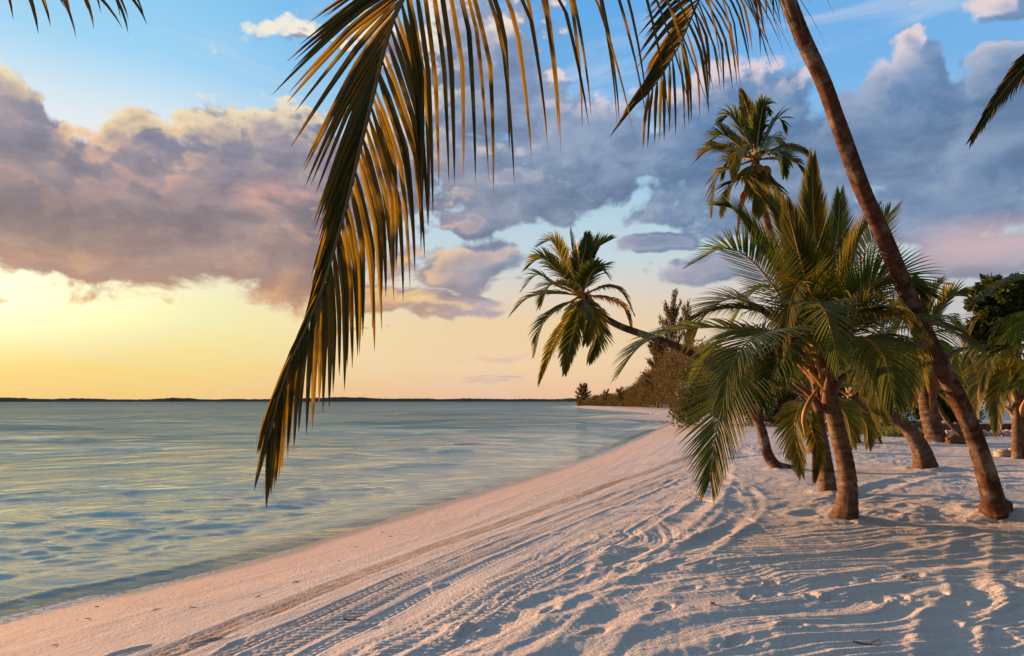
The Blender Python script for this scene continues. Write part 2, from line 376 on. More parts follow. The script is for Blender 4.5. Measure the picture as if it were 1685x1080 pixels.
def terrain(x, y):
    x = np.asarray(x, np.float32); y = np.asarray(y, np.float32)
    sd_, along = shore_sd(x, y)
    r = np.hypot(x, y)
    # beach face, crest and back of the beach
    w = fbm(x * 0.25, y * 0.25, 3, 3) * 0.9 + 3.7
    w = w + smooth(along, 60, 110) * 2.0
    face = WATER_Z + 0.53 * smooth(sd_, -0.6, w * 1.25) + 0.0
    face = WATER_Z - 0.012 + np.where(sd_ > 0, 0.54 * (1 - np.exp(-np.clip(sd_, 0, None) ** 1.25 / (w * 0.62))), 0)
    under = WATER_Z - 0.012 + sd_ * 0.085
    z = np.where(sd_ > 0, face, np.maximum(under, -3.0))
    land = smooth(sd_, 2.2, 4.4)
    z = z + land * (fbm(x * 0.28 + 5, y * 0.28, 21, 3) * 0.11 + 0.02)
    near = smooth(r, 60, 18)
    # slope down and a long hollow just behind the crest (the shaded strip of the photograph)
    d, s, side = polydist(x, y, RUTS[0][0])
    z = z - 0.022 * np.exp(-(d / 0.7) ** 2) * near
    # dragged ridges: two families of grooves, following the shore and sweeping in from the right
    wob = fbm(x * 0.5, y * 0.5, 31, 3) * 0.7
    u1 = sd_ * 1.0 + wob
    m1 = smooth(fbm(x * 0.22 + 3, y * 0.22, 41, 3), -0.22, 0.18)
    g1 = fbm(u1 * 3.4, along * 0.16, 51, 3) * 0.020 + (0.2 - np.abs(fbm(u1 * 8.0, along * 0.26, 55, 4))) * 0.020 + fbm(u1 * 26.0, along * 0.7, 57, 3) * 0.009
    ang = R(20)
    u2 = (-x * math.sin(ang) + y * math.cos(ang)) + 0.018 * (x - 2) ** 2 + wob * 0.8
    v2 = (x * math.cos(ang) + y * math.sin(ang))
    g2 = fbm(u2 * 3.0, v2 * 0.14, 61, 3) * 0.017 + (0.2 - np.abs(fbm(u2 * 7.5, v2 * 0.22, 65, 4))) * 0.020 + fbm(u2 * 24.0, v2 * 0.6, 67, 3) * 0.009
    u3 = np.hypot(x - 3.2, (y - 15.0)) + wob
    g3 = fbm(u3 * 3.0, np.arctan2(x - 3.2, y - 15.0) * 4, 71, 4) * 0.034
    k2 = smooth(x - 0.42 * (y - 5.0) + fbm(x * .4, y * .4, 77, 2) * 1.2, 0.2, 2.0)
    k3 = smooth(np.hypot(x - 3.4, y - 12.0), 5.2, 2.5) * smooth(y, 8.2, 9.6)
    g = g1 * (1 - k2) + g2 * k2
    g = g * (1 - k3) + g3 * k3
    rough = smooth(sd_, 3.6, 5.0)
    z = z + near * rough * g * (0.35 + 0.9 * m1)
    # trodden lumps
    lump = fbm(x * 2.3, y * 2.3, 81, 4, 0.55)
    z = z + near * rough * lump * (0.008 + 0.026 * smooth(fbm(x * 0.3 + 9, y * 0.3, 83, 2), -0.05, 0.3))
    z = z + near * rough * np.maximum(fbm(x * 5.5, y * 5.5, 85, 3, 0.5), 0) * 0.012
    # smooth wet face: faint wash lines only
    z = z + near * (1 - rough) * smooth(sd_, 0.3, 1.5) * (fbm(sd_ * 5.0, along * 0.35, 91, 3) * 0.010 + fbm(x * 3, y * 3, 93, 3) * 0.006)
    # combed marks (fine parallel furrows) in patches
    comb = smooth(fbm(x * 0.55 + 40, y * 0.55, 95, 2), 0.02, 0.22) * rough * near * smooth(r, 13, 8)
    z = z + comb * 0.0005 * np.sin((x * 0.96 + y * 0.12 + wob * 0.5 + 0.25 * np.abs(np.sin(y * 1.3 + wob))) * 2 * np.pi / 0.07)
    for pts, hw, kind in TRACKS:
        d, s, side = polydist(x, y, pts)
        dd = d * side
        wv = smooth(d, hw * 1.6, hw * 0.9) * near
        z = z - wv * 0.005 + 0.0035 * np.exp(-((d - hw * 1.45) / (hw * 0.35)) ** 2) * near * (0.6 + fbm(x * 3, y * 3, 12, 2))
        ph_ = (s + dd * 0.55 + fbm(s * 1.5, dd * 5, 18, 2) * 0.05) * 2 * np.pi / 0.082
        tread = (np.clip(np.sin(ph_) * 2.2, -1, 1) * (0.55 + 0.45 * np.sign(np.sin(dd / hw * 7.0))) + 0.5 * fbm(x * 18, y * 18, 19, 2)) * (0.55 + 0.9 * np.clip(fbm(s * 0.7, s * 0 + hw * 77, 16, 2) + 0.3, 0, 1))
        z = z + smooth(d, hw * 1.05, hw * 0.9) * tread * 0.0060 * near * smooth(r, 26, 12)
    for pts, hw, dep in RUTS:
        d, s, side = polydist(x, y, pts)
        k = 0.75 + fbm(s * 0.8, s * 0 + hw * 100, 15, 2)
        dep = dep * 0.6
        z = z + near * (dep * np.exp(-(d / hw) ** 2) * k - dep * 0.75 * np.exp(-((d - hw * 1.9) / (hw * 0.55)) ** 2) * k)
    for px, py in PRINTS:
        c = on_z(px, py, -0.05 if px < 500 else 0.0)
        a = R(25 + (px * 7 % 50))
        ux = (x - c.x) * math.cos(a) + (y - c.y) * math.sin(a); uy = -(x - c.x) * math.sin(a) + (y - c.y) * math.cos(a)
        q = np.sqrt((ux / 0.125) ** 2 + (uy / (0.048 + 0.010 * np.sign(ux))) ** 2) + fbm(x * 14, y * 14, px, 2) * 0.35
        z = z - 0.020 * smooth(q, 1.2, 0.5) + 0.004 * np.exp(-((q - 1.45) / 0.3) ** 2)
    for px, py, rad, h in MOUNDS:
        c = on_z(px, py, 0.0)
        q = np.hypot(x - c.x, y - c.y) / rad
        q = q + fbm(x * 7, y * 7, px, 2) * 0.9
        z = z + 0.38 * h * smooth(q, 1.25, 0.1)
    for fx, fy, fr_ in FEET:
        q = np.hypot(x - fx, y - fy) / fr_
        z = z + 0.035 * np.exp(-(np.clip(q - 0.9, 0, None) / 0.5) ** 2) * (1 + fbm(x * 6, y * 6, 7, 2))
    return z, sd_
def H(x, y):
    z, _ = terrain(np.array([x]), np.array([y]))
    return float(z[0])

def grid_object(name, X, Y, Z, mat, attrs=None, smooth_shade=True):
    rows, cols = X.shape
    me = bpy.data.meshes.new(name)
    co = np.stack([X, Y, Z], -1).reshape(-1, 3).astype(np.float32)
    i = np.arange(rows * cols, dtype=np.int32).reshape(rows, cols)
    q = np.stack([i[:-1, :-1], i[:-1, 1:], i[1:, 1:], i[1:, :-1]], -1).reshape(-1, 4)
    me.vertices.add(len(co)); me.vertices.foreach_set('co', co.ravel())
    me.loops.add(q.size); me.loops.foreach_set('vertex_index', q.ravel())
    me.polygons.add(len(q)); me.polygons.foreach_set('loop_start', np.arange(0, q.size, 4, dtype=np.int32))
    me.polygons.foreach_set('use_smooth', np.ones(len(q), bool))
    for k, v in (attrs or {}).items():
        at_ = me.attributes.new(k, 'FLOAT', 'POINT'); at_.data.foreach_set('value', v.reshape(-1).astype(np.float32))
    me.update(calc_edges=True)
    me.materials.append(mat)
    o = bpy.data.objects.new(name, me)
    col.objects.link(o)
    return o

def material(name):
    m = bpy.data.materials.new(name); m.use_nodes = True
    t = m.node_tree; t.nodes.clear()
    n = NT(t)
    out = n.new('ShaderNodeOutputMaterial')
    return m, n, out
def principled(n, out, color, rough=0.8, spec=0.3, normal=None, trans=None, transw=0.0):
    p = n.new('ShaderNodeBsdfPrincipled')
    n.put(p.inputs['Base Color'], rgba(color) if isinstance(color, tuple) else color)
    n.put(p.inputs['Roughness'], rough)
    p.inputs['Specular IOR Level'].default_value = spec
    if normal is not None: n.put(p.inputs['Normal'], normal)
    if trans is not None:
        tr = n.new('ShaderNodeBsdfTranslucent'); n.put(tr.inputs[0], rgba(trans) if isinstance(trans, tuple) else trans)
        mx = n.new('ShaderNodeMixShader'); mx.inputs[0].default_value = transw
        n.t.links.new(p.outputs[0], mx.inputs[1]); n.t.links.new(tr.outputs[0], mx.inputs[2])
        n.t.links.new(mx.outputs[0], out.inputs[0])
    else:
        n.t.links.new(p.outputs[0], out.inputs[0])
    return p
def bump(n, height, strength=0.5, dist=0.01, normal=None):
    b = n.new('ShaderNodeBump'); n.put(b.inputs['Strength'], strength); b.inputs['Distance'].default_value = dist
    n.put(b.inputs['Height'], height)
    if normal is not None: n.put(b.inputs['Normal'], normal)
    return b.outputs[0]

# ---- sand
msand, n, out = material("sand")
g = n.new('ShaderNodeNewGeometry').outputs['Position']
sdn = n.attr('shore')
base = n.mix(n.noise(g, 0.7, 4.0), (0.54, 0.52, 0.49), (0.66, 0.635, 0.60))
base = n.mix(n.m('MULTIPLY', n.ss(n.noise(g, 22.0, 3.0, 0.6), 0.55, 0.72), 0.28), base, (0.38, 0.34, 0.30))
base = n.mix(n.m('MULTIPLY', n.ss(n.noise(g, 90.0, 2.0, 0.7), 0.62, 0.7), 0.4), base, (0.30, 0.25, 0.2))
jig = n.m('ADD', sdn, n.m('MULTIPLY', n.m('SUBTRACT', n.noise(g, 1.2, 3.0), 0.5), 0.5))
base = n.mix(n.m('MULTIPLY', n.attr('track'), n.ss(n.noise(g, 5.0, 4.0), 0.3, 0.6, 0.35, 0.8)), base, (0.30, 0.225, 0.17))
damp = n.ss(jig, 3.6, 0.4)
wet = n.m('MULTIPLY', n.ss(jig, 0.42, 0.10), n.ss(sdn, -0.5, 0.0))
base = n.mix(n.m('MULTIPLY', damp, 0.6), base, (0.50, 0.385, 0.31))
base = n.mix(n.m('MULTIPLY', wet, 0.6), base, (0.30, 0.24, 0.19))
under = n.ss(sdn, 0.05, -0.9)
base = n.mix(under, base, (0.46, 0.54, 0.48))
fine = n.noise(g, 34.0, 5.0, 0.65)
fine2 = n.noise(g, 9.0, 4.0, 0.6)
nb = bump(n, fine, 0.9, 0.018)
nb = bump(n, fine2, n.t and 0.45, 0.03, nb)
p = principled(n, out, base, n.mix(wet, (0.85,) * 3, (0.35,) * 3), 0.25, nb)

def radii(a, b, k, lo):
    rr = [a]
    while rr[-1] < b:
        rr.append(rr[-1] + max(lo, k * rr[-1] ** 2 / 1093.0))
    return rr
rr = list(np.linspace(0.05, 2.6, 14)) + radii(2.8, 70.0, 0.40, 0.010)
rr += list(np.geomspace(rr[-1] * 1.02, 9000.0, 120))
rr = np.array(rr)
th = np.concatenate([np.linspace(-180, -52, 40, endpoint=False), np.linspace(-52, 48, 1150, endpoint=False), np.linspace(48, 180, 42)])
RR, TH = np.meshgrid(rr, np.radians(th), indexing='ij')
X, Y = RR * np.sin(TH), RR * np.cos(TH)
Z = np.empty(X.shape, np.float32); S = np.empty(X.shape, np.float32)
for k in range(0, X.shape[0], 60):
    Z[k:k + 60], S[k:k + 60] = terrain(X[k:k + 60], Y[k:k + 60])
Z[RR > 80] = np.where(S[RR > 80] > 0, Z[RR > 80], np.minimum(Z[RR > 80], -0.7))
TRK = np.zeros(X.shape, np.float32)
for k, (pts_, hw_, kd_) in enumerate(TRACKS[:2] + TRACKS[2:3]):
    m_ = (RR < 40)
    d_, _, _ = polydist(X[m_].astype(np.float32), Y[m_].astype(np.float32), pts_)
    TRK[m_] = np.maximum(TRK[m_], smooth(d_, hw_ * 1.5, hw_ * 0.8) * (1.0, 0.35, 0.5)[k])
beach = grid_object("beach", X, Y, Z, msand, {'shore': np.clip(S, -40, 40), 'track': TRK})
beach["kind"] = "structure"

# ---- sea
msea, n, out = material("sea_water")
g = n.new('ShaderNodeNewGeometry').outputs['Position']
sdn = n.attr('shore'); dist = n.attr('range')
gx, gy, gz = n.sep(g)
v1 = n.xyz(n.m('MULTIPLY', gx, 0.8), n.m('MULTIPLY', gy, 2.0))
h0 = n.noise(n.xyz(n.m('MULTIPLY', gx, 0.75), n.m('MULTIPLY', gy, 1.3)), 3.0, 4.0, 0.55, 0.4)
b0 = bump(n, h0, 1.0, 0.012)
h1 = n.noise(n.xyz(n.m('MULTIPLY', gx, 0.75), n.m('MULTIPLY', gy, 1.25)), 0.42, 8.0, 0.57, 0.35)
gust = n.ss(n.noise(n.xyz(n.m('MULTIPLY', gx, 0.05), n.m('MULTIPLY', gy, 0.14)), 1.0, 3.0, 0.5), 0.3, 0.7, 0.6, 1.25)
b2 = bump(n, n.m('MULTIPLY', h1, gust), n.ss(dist, 14, 90, 0.16, 1.0), 1.5, b0)
depth = n.ss(sdn, 0.0, -14.0)
patch = n.noise(n.xyz(n.m('MULTIPLY', gx, 0.02), n.m('MULTIPLY', gy, 0.05)), 1.0, 4.0, 0.55)
deep = n.mix(n.ss(patch, 0.35, 0.7), (0.070, 0.20, 0.22), (0.13, 0.31, 0.33))
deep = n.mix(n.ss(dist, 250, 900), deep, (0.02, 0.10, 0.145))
wcol = n.mix(depth, (0.36, 0.48, 0.44), deep)
df = n.new('ShaderNodeBsdfDiffuse'); n.put(df.inputs[0], wcol)
gl = n.new('ShaderNodeBsdfGlossy'); n.put(gl.inputs['Roughness'], n.ss(dist, 8, 300, 0.05, 0.12)); n.put(gl.inputs['Normal'], b2); gl.inputs[0].default_value = (0.93, 0.93, 0.93, 1)
fr = n.new('ShaderNodeFresnel'); fr.inputs[0].default_value = 1.33; n.put(fr.inputs['Normal'], b2)
tr = n.new('ShaderNodeBsdfTransparent'); tr.inputs[0].default_value = (0.90, 0.97, 0.96, 1)
m0 = n.new('ShaderNodeMixShader'); n.put(m0.inputs[0], n.ss(sdn, 0.0, -1.0, 0.05, 0.96))
n.t.links.new(tr.outputs[0], m0.inputs[1]); n.t.links.new(df.outputs[0], m0.inputs[2])
m1 = n.new('ShaderNodeMixShader'); n.put(m1.inputs[0], n.m('MULTIPLY', fr.outputs[0], n.ss(dist, 30, 400, 1.0, 0.6)))
n.t.links.new(m0.outputs[0], m1.inputs[1]); n.t.links.new(gl.outputs[0], m1.inputs[2])
# thin line of foam where the water runs out on the sand
fo = n.new('ShaderNodeBsdfDiffuse'); fo.inputs[0].default_value = (0.85, 0.83, 0.78, 1)
edge = n.m('ADD', sdn, n.m('MULTIPLY', n.m('SUBTRACT', n.noise(g, 2.2, 4.0, 0.6), 0.5), 0.16))
fm = n.m('MULTIPLY', n.ss(edge, -0.10, -0.02), n.ss(n.noise(g, 14.0, 3.0, 0.7), 0.36, 0.6, 0.15, 0.75))
m2 = n.new('ShaderNodeMixShader'); n.put(m2.inputs[0], fm)
n.t.links.new(m1.outputs[0], m2.inputs[1]); n.t.links.new(fo.outputs[0], m2.inputs[2])
n.t.links.new(m2.outputs[0], out.inputs[0])

rs = radii(4.5, 420.0, 0.40, 0.018)
rs += list(np.geomspace(rs[-1] * 1.05, 14000.0, 60))
rs = np.array([0.5, 2.5] + rs)
ts = np.concatenate([np.linspace(-150, -52, 30, endpoint=False), np.linspace(-52, 24, 1000)])
RS, TS = np.meshgrid(rs, np.radians(ts), indexing='ij')
X, Y = RS * np.sin(TS), RS * np.cos(TS)
S, AL = shore_sd(X.astype(np.float32), Y.astype(np.float32))
step = np.maximum(0.018, 0.40 * RS ** 2 / 1093.0)
RIDGE = True
def wave(x, y, wl, st, seed):
    """wind ripples of one wavelength, long crested, faded out where the grid is too coarse to carry them"""
    a = R(st)
    u = (x * math.cos(a) + y * math.sin(a)); v = (-x * math.sin(a) + y * math.cos(a))
    f = smooth(step, wl * 0.55, wl * 0.30)
    w_ = fbm(u / wl + 0.35 * fbm(v / wl * 0.7, u / wl * 0.7, seed + 40, 1), v / (wl * 1.9), seed, 1)
    w_ = w_ - 0.35 * np.abs(w_)
    return w_ * f
Zs = np.full(X.shape, WATER_Z, np.float32)
calm = smooth(S, -0.3, -3.5) * 0.85 + 0.15
for k, (wl_, rot_, amp_) in enumerate(((0.14, 86, 4.0), (0.2, 101, 4.4), (0.3, 79, 3.4), (0.45, 96, 1.8), (0.95, 84, 0.35), (1.5, 93, 0.3), (2.6, 82, 0.4), (4.5, 97, 0.5), (8.0, 88, 1.0), (14.0, 92, 0.9))):
    far_ = 1.0 + 2.0 * smooth(step, wl_ * 0.10, wl_ * 0.22)
    Zs += calm * wave(X, Y, wl_, rot_, 20 + k) * (amp_ if wl_ < 0.5 else max(amp_, 0.6) * far_ * 0.8) * 0.055 * wl_
kk = smooth(fbm(AL * 0.16, AL * 0 + 2, 5, 2), -0.25, 0.3)
Zs += 0.026 * np.exp(-((S + 0.55 + 0.25 * fbm(AL * 0.3, AL * 0, 6, 2)) / 0.13) ** 2) * kk * smooth(AL, 180, 120)
Zs += 0.014 * np.exp(-((S + 1.6 + 0.5 * fbm(AL * 0.3, AL * 0 + 7, 6, 2)) / 0.2) ** 2)
Zs = np.where(S > 0.3, np.minimum(Zs, WATER_Z), Zs)
sea = grid_object("sea", X, Y, Zs, msea, {'shore': np.clip(S, -60, 40), 'range': RS})
sea["kind"] = "structure"

# ---- low land on the far side of the water
mland, n, out = material("far_land")
g = n.new('ShaderNodeNewGeometry').outputs['Position']
principled(n, out, n.mix(n.noise(g, 0.02, 4.0), (0.075, 0.055, 0.045), (0.11, 0.08, 0.06)), 0.95, 0.1)
a = np.radians(np.linspace(-60, 10, 900))
prof = 8 + 9 * np.clip(fbm(a * 22, a * 0, 301, 4), -0.3, 1) + 2.2 * fbm(a * 300, a * 0, 305, 3) + 9 * np.exp(-((a - R(-14)) / 0.09) ** 2) + 5 * np.exp(-((a - R(-3)) / 0.05) ** 2)
prof = np.maximum(prof * 0.8 + 5.5, 8.0) * smooth(a, R(9.5), R(6.0))
rows = []
for rr_, f in ((2900, -0.4), (2960, 0.75), (3050, 1.0), (3300, 0.8), (3700, -0.4)):
    rows.append((rr_ * np.sin(a), rr_ * np.cos(a), prof * f + WATER_Z - (1.0 if f < 0 else 0.0)))
X = np.array([r_[0] for r_ in rows]); Y = np.array([r_[1] for r_ in rows]); Z = np.array([r_[2] for r_ in rows])
fl = grid_object("far_shore_land", X, Y, Z, mland); fl["kind"] = "structure"

# ================================================================== plants: shared tools
def tag(o, label=None, cat=None, group=None, kind=None):
    if label: o['label'] = label
    if cat: o['category'] = cat
    if group: o['group'] = group
    if kind: o['kind'] = kind
    return o
def root_at(name, loc, label, cat, group=None):
    o = bpy.data.objects.new(name, None)
    o.empty_display_size = 0.2
    o.location = loc
    col.objects.link(o)
    return tag(o, label, cat, group)
class MB:
    """collects faces (vertices, quads or triangles, a random number per leaf, position along the leaf)"""
    def __init__(s):
        s.v = []; s.f = []; s.rnd = []; s.t = []
    def build(s, name, mat, parent=None, smooth_shade=False, attrs=True):
        me = bpy.data.meshes.new(name)
        off = Vector(parent_origin(parent)) if parent is not None else Vector((0, 0, 0))
        vs = np.array(s.v, np.float32).reshape(-1, 3) - np.array(off, np.float32)
        me.from_pydata(vs.tolist(), [], s.f)
        me.polygons.foreach_set('use_smooth', np.full(len(me.polygons), smooth_shade))
        if attrs and s.rnd:
            a = me.attributes.new('rnd', 'FLOAT', 'POINT'); a.data.foreach_set('value', np.array(s.rnd, np.float32))
            a = me.attributes.new('along', 'FLOAT', 'POINT'); a.data.foreach_set('value', np.array(s.t, np.float32))
        me.materials.append(mat)
        o = bpy.data.objects.new(name, me)
        if parent is not None: o.parent = parent
        col.objects.link(o)
        return o
def parent_origin(p):
    loc = Vector((0, 0, 0))
    while p is not None:
        loc = loc + p.location; p = p.parent
    return loc
def spline(pts, n=8):
    return [Vector(p) for p in _catmull([tuple(p) for p in pts], n)]
def resample(pts, n):
    L = [0.0]
    for a, b in zip(pts[:-1], pts[1:]): L.append(L[-1] + (b - a).length)
    out = []; j = 0
    for k in range(n):
        s = L[-1] * k / (n - 1)
        while j < len(L) - 2 and L[j + 1] < s: j += 1
        t = (s - L[j]) / max(L[j + 1] - L[j], 1e-9)
        out.append(pts[j].lerp(pts[j + 1], min(max(t, 0), 1)))
    return out, L[-1]
def frames(pts, up=Vector((0, 0, 1))):
    fr = []
    side = None
    for i in range(len(pts)):
        t = (pts[min(i + 1, len(pts) - 1)] - pts[max(i - 1, 0)])
        t = t.normalized() if t.length > 1e-9 else Vector((0, 0, 1))
        if side is None:
            side = t.cross(up)
            if side.length < 0.2: side = t.cross(Vector((0.3, 1, 0)))
        side = (side - t * side.dot(t)).normalized()
        fr.append((t, side, side.cross(t).normalized()))
    return fr
def tube(mb, pts, rad, seg=10, cap=True, shape=None):
    fr = frames(pts); b = len(mb.v); n = len(pts)
    for i, (p, (t, s, u)) in enumerate(zip(pts, fr)):
        r = rad(i / (n - 1)) if callable(rad) else rad
        for k in range(seg):
            a = 2 * math.pi * k / seg
            rr_ = r * (shape(i / (n - 1), a, i) if shape else 1.0)
            mb.v.append(p + (s * math.cos(a) + u * math.sin(a)) * rr_)
            mb.rnd.append(0.5); mb.t.append(i / (n - 1))
    for i in range(n - 1):
        for k in range(seg):
            k2 = (k + 1) % seg
            mb.f.append((b + i * seg + k, b + i * seg + k2, b + (i + 1) * seg + k2, b + (i + 1) * seg + k))
    if cap:
        mb.f.append(tuple(b + k for k in range(seg))[::-1])
        mb.f.append(tuple(b + (n - 1) * seg + k for k in range(seg)))

# ---- materials
def leaf_material(name, young, old, tip, trans, transw=0.45, gloss=0.42, patchy=False):
    m, n, out = material(name)
    r_ = n.attr('rnd'); t_ = n.attr('along')
    g = n.new('ShaderNodeNewGeometry').outputs['Position']
    c = n.mix(n.ss(r_, 0.15, 0.95), young, old)
    c = n.mix(n.m('MULTIPLY', n.ss(n.noise(g, 9.0, 3.0, dims='3D'), 0.5, 0.75), 0.35), c, tip)
    c = n.mix(n.m('MULTIPLY', n.ss(n.m('ADD', t_, n.m('MULTIPLY', r_, 0.25)), 0.88, 1.12), 0.8), c, tip)
    tc_ = n.mix(n.ss(r_, 0.2, 0.9), trans, tuple(v * 0.75 for v in trans))
    if patchy: tc_ = n.mix(n.ss(n.m('ADD', r_, n.m('MULTIPLY', n.m('SUBTRACT', n.noise(g, 5.0, 2.0, dims='3D'), 0.5), 1.2)), 0.55, 0.95), (0.05, 0.035, 0.003), trans)
    principled(n, out, c, gloss, 0.28, None, tc_, transw)
    return m
ML_green = leaf_material("palm_leaf_green", (0.036, 0.068, 0.007), (0.014, 0.034, 0.006), (0.20, 0.12, 0.035), (0.20, 0.26, 0.03), 0.34)
ML_yellow = leaf_material("palm_leaf_yellow_green", (0.092, 0.098, 0.009), (0.036, 0.054, 0.007), (0.26, 0.14, 0.03), (0.34, 0.30, 0.03), 0.38)
ML_hero = leaf_material("palm_leaf_olive", (0.030, 0.046, 0.008), (0.014, 0.026, 0.006), (0.085, 0.040, 0.012), (0.85, 0.55, 0.03), 0.15, 0.34, patchy=True)
ML_dry = leaf_material("palm_leaf_dry", (0.30, 0.17, 0.07), (0.20, 0.11, 0.05), (0.25, 0.13, 0.06), (0.40, 0.20, 0.06), 0.3, 0.7)
def stem_material(name, c1, c2, rough=0.5):
    m, n, out = material(name)
    g = n.new('ShaderNodeNewGeometry').outputs['Position']
    c = n.mix(n.noise(g, 14.0, 3.0, dims='3D'), c1, c2)
    principled(n, out, c, rough, 0.35)
    return m
MS_orange = stem_material("midrib_orange", (0.34, 0.20, 0.045), (0.22, 0.15, 0.03))
MS_olive = stem_material("midrib_olive", (0.13, 0.11, 0.03), (0.09, 0.07, 0.025))
MS_nut = stem_material("coconut_husk", (0.42, 0.17, 0.03), (0.30, 0.13, 0.03))
MS_husk = stem_material("fibre_sheath", (0.20, 0.10, 0.05), (0.09, 0.05, 0.03), 0.9)
def bark_material(name, c1, c2, scale=1.0):
    m, n, out = material(name)
    g = n.new('ShaderNodeNewGeometry').outputs['Position']
    gx, gy, gz = n.sep(g)
    ringv = n.xyz(n.m('MULTIPLY', gx, 5.0), n.m('MULTIPLY', gy, 5.0), n.m('MULTIPLY', n.attr('along'), 17.0 * scale))
    h1 = n.noise(ringv, 1.0, 4.0, 0.6, dims='3D')
    fib = n.xyz(n.m('MULTIPLY', gx, 40.0), n.m('MULTIPLY', gy, 40.0), n.m('MULTIPLY', gz, 6.0))
    h2 = n.noise(fib, 1.0, 4.0, 0.65, dims='3D')
    c = n.mix(n.ss(h1, 0.35, 0.65), c1, c2)
    c = n.mix(n.m('MULTIPLY', n.ss(h2, 0.5, 0.75), 0.5), c, tuple(v * 0.45 for v in c1))
    c = n.mix(n.m('MULTIPLY', n.ss(n.noise(g, 3.1, 5.0, 0.65, dims='3D'), 0.50, 0.72), 0.55), c, (0.36, 0.33, 0.28))
    nb = bump(n, h2, 0.6, 0.012)
    nb = bump(n, h1, 0.5, 0.014, nb)
    principled(n, out, c, 0.85, 0.2, nb)
    return m
MT_dark = bark_material("palm_bark_dark", (0.075, 0.048, 0.032), (0.15, 0.095, 0.06))
MT_grey = bark_material("palm_bark_ringed", (0.062, 0.038, 0.026), (0.16, 0.100, 0.066))
MT_red = bark_material("palm_bark_red", (0.040, 0.019, 0.013), (0.100, 0.045, 0.027))

# ---- a coconut frond: midrib along a curve, leaflets to both sides
def frond(parent, pts, leaf=0.9, wid=0.04, n=60, mat=None, stem=None, out=(0.8, 0.8), fwd=(0.6, 0.6), droop=(0.6, 0.6), kink=0.0,
          start=0.16, rib=0.022, segs=5, fold=True, side=None, roll=0.0, jitter=0.10, tipk=0.35, seed=None, basek=0.75, twist=0.5, gap=0.0, oute=0.55, lscale=1.0, lift=0.2, lean=0.0):
    rs_ = random.Random(seed if seed is not None else random.random())
    path, L = resample(spline(pts, 8), 40)
    fr = frames(path)
    mb = MB()
    G_ = Vector((0, 0, -1))
    def place(s):
        x = s * 39; i = min(int(x), 38); t = x - i
        p = path[i].lerp(path[i + 1], t)
        T = fr[i][0].lerp(fr[i + 1][0], t).normalized()
        S_ = fr[i][1].lerp(fr[i + 1][1], t).normalized()
        if side is not None:
            S_ = (Vector(side) - T * Vector(side).dot(T)).normalized()
        N_ = S_.cross(T).normalized()
        if roll:
            S_, N_ = S_ * math.cos(roll) + N_ * math.sin(roll), N_ * math.cos(roll) - S_ * math.sin(roll)
        return p, T, S_, N_
    for sgn in (1, -1):
        q = 0 if sgn > 0 else 1
        for k in range(n):
            if gap and rs_.random() < gap: continue
            s = start + (1 - start) * ((k + rs_.uniform(-0.3, 0.3) + (0.5 if sgn > 0 else 0)) / n)
            s = min(max(s, start), 0.999)
            u = (s - start) / (1 - start)
            p, T, S_, N_ = place(s)
            prof = basek + (1 - basek) * math.sin(min(u / 0.35, 1) * math.pi / 2)
            prof *= 1 - (1 - tipk) * max(0, (u - 0.35) / 0.65) ** (1.6 if lscale == 1.0 else 1.15)
            ll = leaf * (1.0 if sgn > 0 else lscale) * prof * (1 + rs_.uniform(-jitter, jitter))
            o_ = out[q] * (1 - oute * u ** 1.6); f_ = fwd[q] + 0.9 * u ** 2
            d = (T * f_ + S_ * sgn * o_ + N_ * rs_.uniform(lift * 0.6, lift * 1.3)).normalized()
            dr = droop[q] * (1 + rs_.uniform(-0.2, 0.2))
            if lean and sgn > 0:
                k_ = max(0.0, 0.62 - u) / 0.62
                d = (d + (S_ - T * 0.9) * lean * k_).normalized(); dr *= 1 - 0.34 * k_
            kk_ = rs_.uniform(0.24, 0.42)
            w = wid * (0.75 + 0.25 * prof) * rs_.uniform(0.85, 1.1)
            ws = (0.35, 0.95, 1.0, 0.8, 0.5, 0.04) if segs == 5 else (0.4, 1.0, 0.85, 0.05) if segs == 3 else tuple(
                [0.35] + [1.0 - 0.8 * max(0, (j / segs - 0.35) / 0.65) ** 1.5 for j in range(1, segs)] + [0.04])
            wn = (N_ * 0.9 + T * 0.35 + Vector((rs_.uniform(-1, 1), rs_.uniform(-1, 1), rs_.uniform(-1, 1))) * twist * 0.4).normalized()
            b = len(mb.v); cur = p.copy(); rnd = rs_.random()
            for j in range(segs + 1):
                tt = j / segs
                if kink:
                    g_ = dr * (0.10 * tt + kink * smoothf(tt, kk_ - 0.06, kk_ + 0.10) + 0.25 * tt * tt)
                else:
                    g_ = dr * tt ** 1.2
                g_ = min(g_, 0.985)
                dd = (d * (1 - g_) + G_ * g_).normalized()
                wd = dd.cross(wn)
                if wd.length < 1e-3: wd = dd.cross(T)
                wd.normalize()
                nn = wd.cross(dd).normalized()
                hw = w * ws[j] * 0.5
                if fold:
                    mb.v += [cur - wd * hw - nn * hw * 0.55, cur.copy(), cur + wd * hw - nn * hw * 0.55]
                    mb.rnd += [rnd] * 3; mb.t += [tt] * 3
                else:
                    mb.v += [cur - wd * hw, cur + wd * hw]
                    mb.rnd += [rnd] * 2; mb.t += [tt] * 2
                cur = cur + dd * (ll / segs)
            c_ = 3 if fold else 2
            for j in range(segs):
                for h in range(c_ - 1):
                    a0 = b + j * c_ + h
                    mb.f.append((a0, a0 + 1, a0 + 1 + c_, a0 + c_))
    f = mb.build('frond', mat or ML_green, parent)
    r_ = MB()
    tube(r_, path, lambda t: rib * (1.25 - 1.12 * t ** 0.8) * (1.0 + 0.9 * max(0, 0.12 - t) / 0.12), 7, False)
    r_.build('midrib', stem or MS_orange, f, True, False)
    return f
